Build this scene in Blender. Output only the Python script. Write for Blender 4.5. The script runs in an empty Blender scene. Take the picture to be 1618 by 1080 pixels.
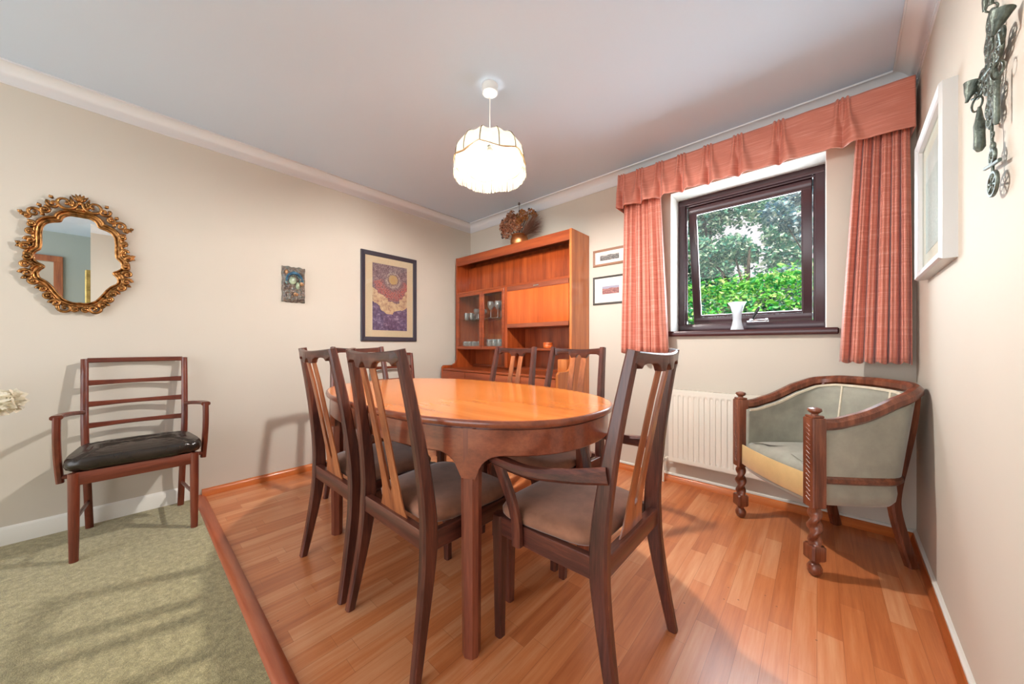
import bpy, bmesh, math, random
from mathutils import Vector, Matrix
from mathutils.noise import noise as pnoise
random.seed(7)
PI = math.pi
SC = bpy.context.scene
COL = SC.collection

# ---------------------------------------------------------------- camera, world, light, exposure
cam_d = bpy.data.cameras.new('camera')
cam = bpy.data.objects.new('camera', cam_d); COL.objects.link(cam)
cam.location = (0, 0, 1.003)
cam.rotation_euler = (PI/2, 0, math.radians(41.8))
cam_d.sensor_width = 36.0; cam_d.lens = 539/1618*36; cam_d.shift_y = 5/1618
cam_d.clip_start = 0.01; cam_d.clip_end = 200
SC.camera = cam

SC.view_settings.view_transform = 'Standard'
SC.view_settings.look = 'None'
SC.view_settings.gamma = 1
SC.view_settings.use_curve_mapping = False
SC.view_settings.exposure = 0.24

W = bpy.data.worlds.new('World'); SC.world = W; W.use_nodes = True
wn = W.node_tree; wn.nodes.clear()
bg = wn.nodes.new('ShaderNodeBackground'); wo = wn.nodes.new('ShaderNodeOutputWorld')
bg.inputs[0].default_value = (0.86, 0.80, 0.83, 1); bg.inputs[1].default_value = 0.95
wn.links.new(bg.outputs[0], wo.inputs[0])

def light(name, kind, loc, rot, energy, color, size=None, size_y=None):
    l = bpy.data.lights.new(name, kind); o = bpy.data.objects.new(name, l); COL.objects.link(o)
    o.location = loc; o.rotation_euler = rot; l.energy = energy; l.color = color
    if kind == 'AREA':
        l.shape = 'RECTANGLE'; l.size = size; l.size_y = size_y
    if kind == 'SUN': l.angle = size or 0.01
    return o
sun = light('sun', 'SUN', (0, 0, 8), (0, 0, 0), 7.0, (1, 0.96, 0.88), 0.02)
sun.rotation_euler = Vector((-0.55, 0.62, -0.9)).to_track_quat('-Z', 'Y').to_euler()
# daylight through the garden window; added fill light at an opening behind the camera
light('daylight_window', 'AREA', (-0.385, 3.22, 1.62), (-PI/2, 0, 0), 36, (0.82, 0.90, 1.0), 0.82, 0.95)
light('fill_behind_camera', 'AREA', (-1.1, -2.72, 1.3), (PI/2, 0, 0), 66, (0.90, 0.955, 1.0), 3.2, 2.1)

# ---------------------------------------------------------------- materials
def nodes(m):
    m.use_nodes = True; nt = m.node_tree
    return nt, nt.nodes['Principled BSDF']
def setp(b, **k):
    for a, v in k.items():
        b.inputs[a.replace('_', ' ')].default_value = v
def c4(c): return (c[0], c[1], c[2], 1)
def srgb(r, g, b):
    f = lambda v: (v/255/12.92) if v/255 <= .04045 else ((v/255+.055)/1.055)**2.4
    return (f(r), f(g), f(b))
def coords(nt, scale=(1, 1, 1), rot=(0, 0, 0), loc=(0, 0, 0)):
    t = nt.nodes.new('ShaderNodeTexCoord'); mp = nt.nodes.new('ShaderNodeMapping')
    mp.inputs['Scale'].default_value = scale; mp.inputs['Rotation'].default_value = rot; mp.inputs['Location'].default_value = loc
    nt.links.new(t.outputs['Object'], mp.inputs['Vector']); return mp.outputs[0]
def ramp(nt, fac, stops):
    r = nt.nodes.new('ShaderNodeValToRGB'); e = r.color_ramp.elements
    while len(e) < len(stops): e.new(0.5)
    for i, (p, c) in enumerate(stops):
        e[i].position = p; e[i].color = c4(c)
    nt.links.new(fac, r.inputs[0]); return r.outputs[0]
def noise(nt, vec, scale, detail=4, rough=.55):
    n = nt.nodes.new('ShaderNodeTexNoise'); n.inputs['Scale'].default_value = scale
    n.inputs['Detail'].default_value = detail; n.inputs['Roughness'].default_value = rough
    nt.links.new(vec, n.inputs['Vector']); return n.outputs['Fac']
def bump(nt, b, h, strength, dist=.002):
    n = nt.nodes.new('ShaderNodeBump'); n.inputs['Strength'].default_value = strength; n.inputs['Distance'].default_value = dist
    nt.links.new(h, n.inputs['Height']); nt.links.new(n.outputs[0], b.inputs['Normal'])
def math_(nt, op, a, b=None, clamp=False):
    n = nt.nodes.new('ShaderNodeMath'); n.operation = op; n.use_clamp = clamp
    for i, v in enumerate((a, b)):
        if v is None: continue
        if isinstance(v, (int, float)): n.inputs[i].default_value = v
        else: nt.links.new(v, n.inputs[i])
    return n.outputs[0]
def mix(nt, fac, a, b, mode='MIX'):
    n = nt.nodes.new('ShaderNodeMix'); n.data_type = 'RGBA'; n.blend_type = mode
    if isinstance(fac, (int, float)): n.inputs[0].default_value = fac
    else: nt.links.new(fac, n.inputs[0])
    for i, v in ((6, a), (7, b)):
        if isinstance(v, tuple): n.inputs[i].default_value = c4(v)
        else: nt.links.new(v, n.inputs[i])
    return n.outputs[2]

def plain(name, col, rough=.6, metal=0, mottled=0.0, mscale=3, bumpy=0, bscale=200, **k):
    m = bpy.data.materials.new(name); nt, b = nodes(m)
    setp(b, Roughness=rough, Metallic=metal); b.inputs['Base Color'].default_value = c4(col)
    v = coords(nt)
    if mottled:
        f = noise(nt, v, mscale, 3)
        d = tuple(c*(1-mottled) for c in col); l = tuple(min(1, c*(1+mottled)) for c in col)
        nt.links.new(ramp(nt, f, [(.3, d), (.7, l)]), b.inputs['Base Color'])
    if bumpy: bump(nt, b, noise(nt, v, bscale, 2), bumpy)
    for a, val in k.items(): b.inputs[a.replace('_', ' ')].default_value = val
    return m
def wood(name, dark, mid, light_, axis='z', freq=22, rough=.32, coat=.25):
    m = bpy.data.materials.new(name); nt, b = nodes(m)
    st = {'x': (.07, 1, 1), 'y': (1, .07, 1), 'z': (1, 1, .07)}[axis]
    v = coords(nt, st)
    big = noise(nt, v, freq, 5, .6)
    fine = noise(nt, v, freq*6, 3, .7)
    f = math_(nt, 'ADD', math_(nt, 'MULTIPLY', big, .72), math_(nt, 'MULTIPLY', fine, .28))
    nt.links.new(ramp(nt, f, [(.32, dark), (.5, mid), (.68, light_)]), b.inputs['Base Color'])
    setp(b, Roughness=rough, Coat_Weight=coat, Coat_Roughness=.15)
    bump(nt, b, fine, .12, .0006)
    return m

M = {}
M['wall'] = plain('wall_paint', srgb(205, 196, 182), .75, 0, .015, 1.5, .04, 260)
M['wall_green'] = plain('wall_paint_green', srgb(160, 168, 162), .75)
M['ceiling'] = plain('ceiling_paint', srgb(206, 221, 238), .85, 0, .01, 1)
M['coving'] = plain('coving_paint', srgb(226, 227, 229), .6)
M['skirt'] = plain('skirting_paint', srgb(232, 228, 218), .45)
M['white'] = plain('white_gloss', srgb(238, 236, 232), .35)
M['radiator'] = plain('radiator_enamel', srgb(232, 226, 212), .4)
dk, md, lt = srgb(44, 22, 20), srgb(84, 44, 36), srgb(122, 66, 48)
M['ch_z'] = wood('chair_wood_upright', dk, md, lt, 'z', 26)
M['ch_x'] = wood('chair_wood_rail', dk, md, lt, 'x', 26)
M['ch_y'] = wood('chair_wood_side', dk, md, lt, 'y', 26)
M['splat'] = wood('splat_wood', srgb(116, 58, 34), srgb(158, 90, 52), srgb(190, 118, 74), 'z', 30)
M['top'] = wood('table_top_wood', srgb(196, 104, 42), srgb(216, 124, 54), srgb(230, 145, 74), 'x', 9, .2, .5)
M['apron'] = wood('table_apron_wood', srgb(104, 50, 34), srgb(136, 70, 46), srgb(160, 88, 58), 'x', 18, .28, .4)
M['tleg'] = wood('table_leg_wood', srgb(92, 46, 36), srgb(128, 68, 50), srgb(156, 88, 64), 'z', 24, .3, .35)
M['teak'] = wood('teak_veneer', srgb(120, 48, 18), srgb(160, 70, 28), srgb(188, 92, 42), 'z', 16, .34, .3)
M['teak_x'] = wood('teak_rail', srgb(112, 46, 20), srgb(148, 66, 30), srgb(174, 86, 42), 'x', 16, .34, .3)
M['teak_lt'] = wood('teak_flap', srgb(172, 72, 22), srgb(196, 90, 34), srgb(212, 110, 50), 'z', 8, .3, .4)
M['teak_side'] = wood('teak_side', srgb(168, 88, 40), srgb(192, 110, 54), srgb(212, 132, 74), 'z', 16, .34, .3)
M['lad_z'] = wood('ladder_wood_upright', srgb(70, 28, 18), srgb(104, 46, 30), srgb(132, 66, 44), 'z', 30)
M['lad_x'] = wood('ladder_wood_rail', srgb(70, 28, 18), srgb(104, 46, 30), srgb(132, 66, 44), 'x', 30)
M['oak'] = wood('carved_oak', srgb(66, 28, 16), srgb(112, 58, 36), srgb(150, 90, 62), 'z', 34, .32, .4)
M['oak_x'] = wood('oak_rail', srgb(76, 36, 22), srgb(120, 66, 42), srgb(158, 100, 72), 'x', 24, .3, .4)
M['skirt_wood'] = wood('skirting_wood', srgb(168, 82, 34), srgb(196, 104, 48), srgb(214, 126, 66), 'y', 12, .3, .3)
M['skirt_wood_x'] = wood('skirting_wood_x', srgb(168, 82, 34), srgb(196, 104, 48), srgb(214, 126, 66), 'x', 12, .3, .3)
M['strip'] = wood('threshold_wood', srgb(140, 64, 36), srgb(166, 82, 48), srgb(188, 104, 64), 'x', 12, .35, .3)
M['brown_frame'] = plain('window_frame_brown', srgb(66, 44, 48), .25, 0, .05, 4)
M['sill'] = plain('sill_brown', srgb(72, 38, 38), .22)
M['dark'] = plain('dark_plastic', srgb(22, 20, 22), .3)
M['chrome'] = plain('chrome', (.75, .75, .76), .15, 1)
M['copper'] = plain('copper', (.60, .25, .10), .34, 1, .25, 8)
M['leather'] = plain('black_leather', srgb(40, 32, 26), .27, 0, .2, 14, .25, 60)
M['thick_gold'] = plain('antique_gold', (.38, .18, .06), .34, 1, .7, 44, .4, 90)
M['pewter'] = plain('green_pewter', srgb(96, 104, 96), .45, .75, .5, 60, .6, 240)
M['gold_frame'] = plain('gilt_frame', (.42, .30, .10), .35, .9, .3, 30)
M['cream_shade'] = None

def fabric(name, col, var=.14, scale=14, rough=.9, sheen=.4, stretch=(1, 1, 1), fine=300):
    m = bpy.data.materials.new(name); nt, b = nodes(m)
    v = coords(nt, stretch)
    f = noise(nt, v, scale, 4, .6)
    d = tuple(c*(1-var) for c in col); l = tuple(min(1, c*(1+var)) for c in col)
    nt.links.new(ramp(nt, f, [(.3, d), (.7, l)]), b.inputs['Base Color'])
    setp(b, Roughness=rough, Sheen_Weight=sheen, Sheen_Roughness=.4)
    bump(nt, b, noise(nt, v, fine, 2), .35, .001)
    return m
M['seat'] = fabric('seat_fabric', srgb(150, 102, 78), .2)
M['velvet'] = fabric('green_grey_velvet', srgb(158, 156, 142), .16, 9)
M['velvet_edge'] = fabric('ochre_velvet_band', srgb(206, 172, 116), .10, 9)
M['braid'] = fabric('cream_braid', srgb(222, 210, 186), .08, 60)

def curtain_mat():
    m = bpy.data.materials.new('coral_slub_silk'); nt, b = nodes(m)
    v = coords(nt, (6, 6, 160)); v2 = coords(nt, (1, 1, 1))
    slub = noise(nt, v, 1.0, 3, .7)
    big = noise(nt, v2, 3, 2)
    base = ramp(nt, slub, [(.25, srgb(192, 106, 84)), (.55, srgb(212, 132, 110)), (.74, srgb(232, 172, 154))])
    c = mix(nt, math_(nt, 'MULTIPLY', big, .25), base, srgb(204, 130, 122))
    nt.links.new(c, b.inputs['Base Color'])
    setp(b, Roughness=.5, Sheen_Weight=.5, Sheen_Roughness=.35)
    bump(nt, b, slub, .3, .002)
    return m
M['curtain'] = curtain_mat()

def floor_mat():
    m = bpy.data.materials.new('strip_parquet'); nt, b = nodes(m)
    v = coords(nt, (1, 1, 1), (0, 0, PI/2))
    br = nt.nodes.new('ShaderNodeTexBrick'); nt.links.new(v, br.inputs['Vector'])
    br.inputs['Scale'].default_value = 1; br.inputs['Brick Width'].default_value = .46; br.inputs['Row Height'].default_value = .066
    br.inputs['Mortar Size'].default_value = .0006; br.inputs['Mortar Smooth'].default_value = .3; br.inputs['Bias'].default_value = 0
    br.offset = .37; br.offset_frequency = 2; br.squash = .8; br.squash_frequency = 3
    br.inputs['Color1'].default_value = (0, 0, 0, 1); br.inputs['Color2'].default_value = (1, 1, 1, 1); br.inputs['Mortar'].default_value = (.35, .35, .35, 1)
    g = coords(nt, (1, .05, 1)); g1 = noise(nt, g, 40, 5, .65)
    big = noise(nt, coords(nt), .8, 2)
    sep = nt.nodes.new('ShaderNodeSeparateColor'); nt.links.new(br.outputs['Color'], sep.inputs[0])
    f = math_(nt, 'ADD', math_(nt, 'MULTIPLY', sep.outputs[0], .27), math_(nt, 'MULTIPLY', g1, .73))
    f = math_(nt, 'ADD', f, math_(nt, 'MULTIPLY', math_(nt, 'SUBTRACT', big, .5), .35))
    c = ramp(nt, f, [(.2, srgb(166, 86, 44)), (.5, srgb(202, 122, 72)), (.85, srgb(224, 166, 122))])
    c = mix(nt, math_(nt, 'MULTIPLY', br.outputs['Fac'], .5), c, srgb(110, 56, 30))
    wv = nt.nodes.new('ShaderNodeTexVoronoi'); wv.inputs['Scale'].default_value = 26; nt.links.new(coords(nt), wv.inputs['Vector'])
    spot = math_(nt, 'LESS_THAN', wv.outputs['Distance'], .085)
    sep2 = nt.nodes.new('ShaderNodeSeparateColor'); nt.links.new(wv.outputs['Color'], sep2.inputs[0])
    spot = math_(nt, 'MULTIPLY', spot, math_(nt, 'GREATER_THAN', sep2.outputs[0], .8))
    area = math_(nt, 'GREATER_THAN', noise(nt, coords(nt, loc=(3, 1, 0)), 1.3, 2), .56)
    spot = math_(nt, 'MULTIPLY', spot, area)
    c = mix(nt, math_(nt, 'MULTIPLY', spot, .6), c, srgb(80, 44, 28))
    nt.links.new(c, b.inputs['Base Color'])
    setp(b, Roughness=.36, Coat_Weight=.35, Coat_Roughness=.22)
    bump(nt, b, math_(nt, 'SUBTRACT', math_(nt, 'MULTIPLY', g1, .2), br.outputs['Fac']), .15, .001)
    return m
M['floor'] = floor_mat()
def carpet_mat():
    m = bpy.data.materials.new('sage_carpet'); nt, b = nodes(m)
    v = coords(nt)
    f = noise(nt, v, 330, 3, .7); g = noise(nt, v, 42, 3, .6)
    ff = math_(nt, 'ADD', math_(nt, 'MULTIPLY', f, .65), math_(nt, 'MULTIPLY', g, .35))
    nt.links.new(ramp(nt, ff, [(.34, srgb(104, 94, 54)), (.5, srgb(156, 143, 94)), (.66, srgb(204, 188, 138))]), b.inputs['Base Color'])
    setp(b, Roughness=.95, Sheen_Weight=.3); bump(nt, b, ff, .9, .006)
    return m
M['carpet'] = carpet_mat()

def glass_mat(name, refl=.1, tint=(1, 1, 1), edge=.5):
    m = bpy.data.materials.new(name); m.use_nodes = True; nt = m.node_tree; nt.nodes.clear()
    o = nt.nodes.new('ShaderNodeOutputMaterial'); t = nt.nodes.new('ShaderNodeBsdfTransparent'); g = nt.nodes.new('ShaderNodeBsdfGlossy')
    t.inputs[0].default_value = c4(tint); g.inputs['Roughness'].default_value = .02
    lw = nt.nodes.new('ShaderNodeLayerWeight'); lw.inputs[0].default_value = .35
    f = math_(nt, 'ADD', math_(nt, 'MULTIPLY', lw.outputs['Facing'], edge), refl, True)
    mx = nt.nodes.new('ShaderNodeMixShader'); nt.links.new(f, mx.inputs[0]); nt.links.new(t.outputs[0], mx.inputs[1]); nt.links.new(g.outputs[0], mx.inputs[2])
    nt.links.new(mx.outputs[0], o.inputs[0]); return m
M['pane'] = glass_mat('window_glass', .015, (.98, 1, .99), .05)
M['cab_glass'] = glass_mat('cabinet_glass', .03, (.93, .94, .92), .10)
M['tumbler'] = glass_mat('drinking_glass', .10, (.93, .95, .96), .75)
def tumbler_mat():
    m = glass_mat('drinking_glass', .12, (.95, .96, .97), .75); nt = m.node_tree
    o = [n for n in nt.nodes if n.type == 'OUTPUT_MATERIAL'][0]; src = o.inputs[0].links[0].from_socket
    d = nt.nodes.new('ShaderNodeBsdfDiffuse'); d.inputs[0].default_value = (.85, .87, .88, 1)
    mx = nt.nodes.new('ShaderNodeMixShader'); mx.inputs[0].default_value = .10
    nt.links.new(src, mx.inputs[1]); nt.links.new(d.outputs[0], mx.inputs[2]); nt.links.new(mx.outputs[0], o.inputs[0]); return m
M['tumbler'] = tumbler_mat()
M['crystal'] = plain('cut_crystal', (.9, .93, .97), .08, 0)
setp(M['crystal'].node_tree.nodes['Principled BSDF'], Transmission_Weight=.45, IOR=1.5)
M['mirror'] = plain('mirror_silver', (.93, .94, .93), .01, 1)

def emis(name, col, s):
    m = bpy.data.materials.new(name); nt, b = nodes(m)
    setp(b, Emission_Strength=s); b.inputs['Emission Color'].default_value = c4(col); b.inputs['Base Color'].default_value = c4(col)
    return m
M['bulb'] = emis('glowing_bulb', (1, .965, .93), 2900)
def shade_mat(name, col, tr, tcol=None):
    m = bpy.data.materials.new(name); m.use_nodes = True; nt = m.node_tree; nt.nodes.clear()
    o = nt.nodes.new('ShaderNodeOutputMaterial'); d = nt.nodes.new('ShaderNodeBsdfDiffuse'); t = nt.nodes.new('ShaderNodeBsdfTranslucent')
    d.inputs[0].default_value = c4(col); t.inputs[0].default_value = c4(tcol or col)
    mx = nt.nodes.new('ShaderNodeMixShader'); mx.inputs[0].default_value = tr
    nt.links.new(d.outputs[0], mx.inputs[1]); nt.links.new(t.outputs[0], mx.inputs[2]); nt.links.new(mx.outputs[0], o.inputs[0])
    return m
M['shade'] = shade_mat('cream_lampshade_cloth', (.34, .31, .25), .5, (.032, .027, .020))
M['fringe'] = shade_mat('cream_fringe', (.16, .13, .09), .4, (.03, .022, .014))
M['petal_white'] = shade_mat('white_petals', srgb(240, 232, 212), .3)

def leaf_mat(name, cols, tr=.25):
    m = bpy.data.materials.new(name); m.use_nodes = True; nt = m.node_tree; nt.nodes.clear()
    o = nt.nodes.new('ShaderNodeOutputMaterial'); d = nt.nodes.new('ShaderNodeBsdfPrincipled'); t = nt.nodes.new('ShaderNodeBsdfTranslucent')
    ge = nt.nodes.new('ShaderNodeNewGeometry')
    c = ramp(nt, ge.outputs['Random Per Island'], [(i/(len(cols)-1), q) for i, q in enumerate(cols)])
    nt.links.new(c, d.inputs['Base Color']); nt.links.new(c, t.inputs[0]); d.inputs['Roughness'].default_value = .45
    mx = nt.nodes.new('ShaderNodeMixShader'); mx.inputs[0].default_value = tr
    nt.links.new(d.outputs[0], mx.inputs[1]); nt.links.new(t.outputs[0], mx.inputs[2]); nt.links.new(mx.outputs[0], o.inputs[0])
    return m
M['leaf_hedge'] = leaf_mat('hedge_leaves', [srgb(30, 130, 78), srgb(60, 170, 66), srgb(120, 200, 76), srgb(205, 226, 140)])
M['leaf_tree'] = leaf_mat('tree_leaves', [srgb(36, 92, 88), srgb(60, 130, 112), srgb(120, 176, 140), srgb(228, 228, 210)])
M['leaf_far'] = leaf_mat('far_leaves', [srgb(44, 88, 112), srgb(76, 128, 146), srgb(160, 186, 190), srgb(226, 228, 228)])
M['bark'] = plain('bark', srgb(92, 78, 66), .9, 0, .3, 12)
M['lawn'] = plain('grass', srgb(86, 118, 56), .9, 0, .3, 20)
M['outside_wall'] = plain('outside_render', srgb(190, 180, 165), .8)

def art_mat():
    """generic batik style picture: golden disc in rings over a pale swooping band and a dark lower field"""
    m = bpy.data.materials.new('picture_disc_and_bands'); nt, b = nodes(m)
    tc = nt.nodes.new('ShaderNodeTexCoord'); sp = nt.nodes.new('ShaderNodeSeparateXYZ'); nt.links.new(tc.outputs['Object'], sp.inputs[0])
    y, z = sp.outputs[1], sp.outputs[2]    # local: y across, z up, origin in the middle of the print
    v = coords(nt); n1 = noise(nt, v, 34, 5, .7); n2 = noise(nt, v, 9, 3)
    dy = math_(nt, 'SUBTRACT', y, .03); dz = math_(nt, 'SUBTRACT', z, .175)
    r = math_(nt, 'SQRT', math_(nt, 'ADD', math_(nt, 'MULTIPLY', dy, dy), math_(nt, 'MULTIPLY', dz, dz)))
    r = math_(nt, 'ADD', r, math_(nt, 'MULTIPLY', math_(nt, 'SUBTRACT', n1, .5), .03))
    ring = ramp(nt, math_(nt, 'MULTIPLY', r, 3.2), [(.0, srgb(206, 160, 84)), (.13, srgb(206, 170, 96)), (.16, srgb(120, 84, 84)), (.22, srgb(205, 190, 180)), (.3, srgb(110, 80, 100)), (.42, srgb(196, 84, 74)), (.6, srgb(176, 70, 70)), (.68, srgb(90, 76, 104))])
    side = math_(nt, 'MULTIPLY', math_(nt, 'GREATER_THAN', math_(nt, 'ADD', dz, math_(nt, 'MULTIPLY', math_(nt, 'SUBTRACT', n2, .5), .12)), -.015), math_(nt, 'GREATER_THAN', r, .07))
    ring = mix(nt, side, ring, ramp(nt, n1, [(.35, srgb(72, 56, 78)), (.5, srgb(112, 84, 104)), (.65, srgb(170, 150, 150))]))
    ring = mix(nt, math_(nt, 'MULTIPLY', math_(nt, 'LESS_THAN', noise(nt, v, 85, 3, .8), .47), math_(nt, 'GREATER_THAN', r, .05)), ring, srgb(84, 62, 76))
    fleck = ramp(nt, noise(nt, v, 110, 2, .8), [(.42, (0, 0, 0)), (.6, (1, 1, 1))])
    top = mix(nt, math_(nt, 'MULTIPLY', fleck, .55), ring, srgb(196, 172, 176))
    low = ramp(nt, n1, [(.35, srgb(58, 56, 96)), (.55, srgb(100, 92, 132)), (.7, srgb(170, 160, 190))])
    # swooping band: z around curve zc(y)
    zc = math_(nt, 'ADD', math_(nt, 'MULTIPLY', math_(nt, 'POWER', math_(nt, 'ABSOLUTE', math_(nt, 'SUBTRACT', y, .02)), 1.5), 1.6), -.10)
    zc = math_(nt, 'ADD', zc, math_(nt, 'MULTIPLY', math_(nt, 'SUBTRACT', n2, .5), .16))
    d = math_(nt, 'SUBTRACT', z, zc)
    above = math_(nt, 'GREATER_THAN', d, .05)
    below = math_(nt, 'LESS_THAN', d, -.06)
    c = mix(nt, above, ramp(nt, n1, [(.36, srgb(168, 130, 120)), (.48, srgb(206, 176, 146)), (.6, srgb(222, 196, 164))]), top)
    c = mix(nt, below, c, low)
    nt.links.new(c, b.inputs['Base Color']); setp(b, Roughness=.4, Coat_Weight=.3)
    return m
M['art'] = art_mat()
def print_mat(name, dark, lightc, sky, split=.0):
    m = bpy.data.materials.new(name); nt, b = nodes(m)
    tc = nt.nodes.new('ShaderNodeTexCoord'); sp = nt.nodes.new('ShaderNodeSeparateXYZ'); nt.links.new(tc.outputs['Object'], sp.inputs[0])
    n = noise(nt, coords(nt, (1, 1, 2)), 60, 5, .7); n2 = noise(nt, coords(nt), 16, 2)
    h = math_(nt, 'GREATER_THAN', math_(nt, 'ADD', sp.outputs[2], math_(nt, 'MULTIPLY', math_(nt, 'SUBTRACT', n2, .5), .03)), split)
    c = mix(nt, h, ramp(nt, n, [(.35, dark), (.65, lightc)]), sky)
    nt.links.new(c, b.inputs['Base Color']); setp(b, Roughness=.4); return m
M['print_a'] = print_mat('landscape_print', srgb(60, 58, 58), srgb(140, 136, 130), srgb(196, 190, 184), .018)
M['print_b'] = print_mat('heath_print', srgb(104, 60, 62), srgb(176, 120, 112), srgb(150, 146, 164), .016)
M['print_c'] = print_mat('pale_watercolour', srgb(168, 186, 188), srgb(208, 216, 214), srgb(214, 218, 218), .1)
M['mount'] = plain('cream_mount', srgb(224, 200, 172), .7)
M['mount_w'] = plain('white_mount', srgb(232, 226, 214), .7)
M['frame_dk'] = plain('dark_frame', srgb(54, 50, 60), .35)
M['frame_br'] = plain('brown_frame', srgb(150, 110, 84), .5)
M['frame_bl'] = plain('black_frame', srgb(62, 58, 52), .5)
M['frame_si'] = plain('pale_grey_frame', srgb(206, 206, 204), .35, .1)

def plaque_mat():
    m = bpy.data.materials.new('glazed_relief'); nt, b = nodes(m)
    v = coords(nt); n = noise(nt, v, 26, 4, .7)
    c = ramp(nt, n, [(.30, srgb(40, 34, 34)), (.42, srgb(96, 82, 76)), (.52, srgb(120, 108, 96)), (.60, srgb(70, 92, 96)), (.70, srgb(176, 136, 84))])
    nt.links.new(c, b.inputs['Base Color']); setp(b, Roughness=.22, Coat_Weight=.6)
    bump(nt, b, n, .8, .01); return m
M['plaque'] = plaque_mat()
M['glaze_blue'] = plain('blue_glaze', srgb(48, 92, 120), .15, 0, .5, 30, .4, 60)
M['glaze_teal'] = plain('teal_glaze', srgb(96, 130, 128), .2, 0, .5, 40)
M['amber'] = plain('amber_glaze', (.42, .22, .10), .3, .3, .6, 60, .6, 80)
M['glaze_pale'] = plain('pale_green_glaze', srgb(150, 164, 136), .2, 0, .3, 30)

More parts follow.
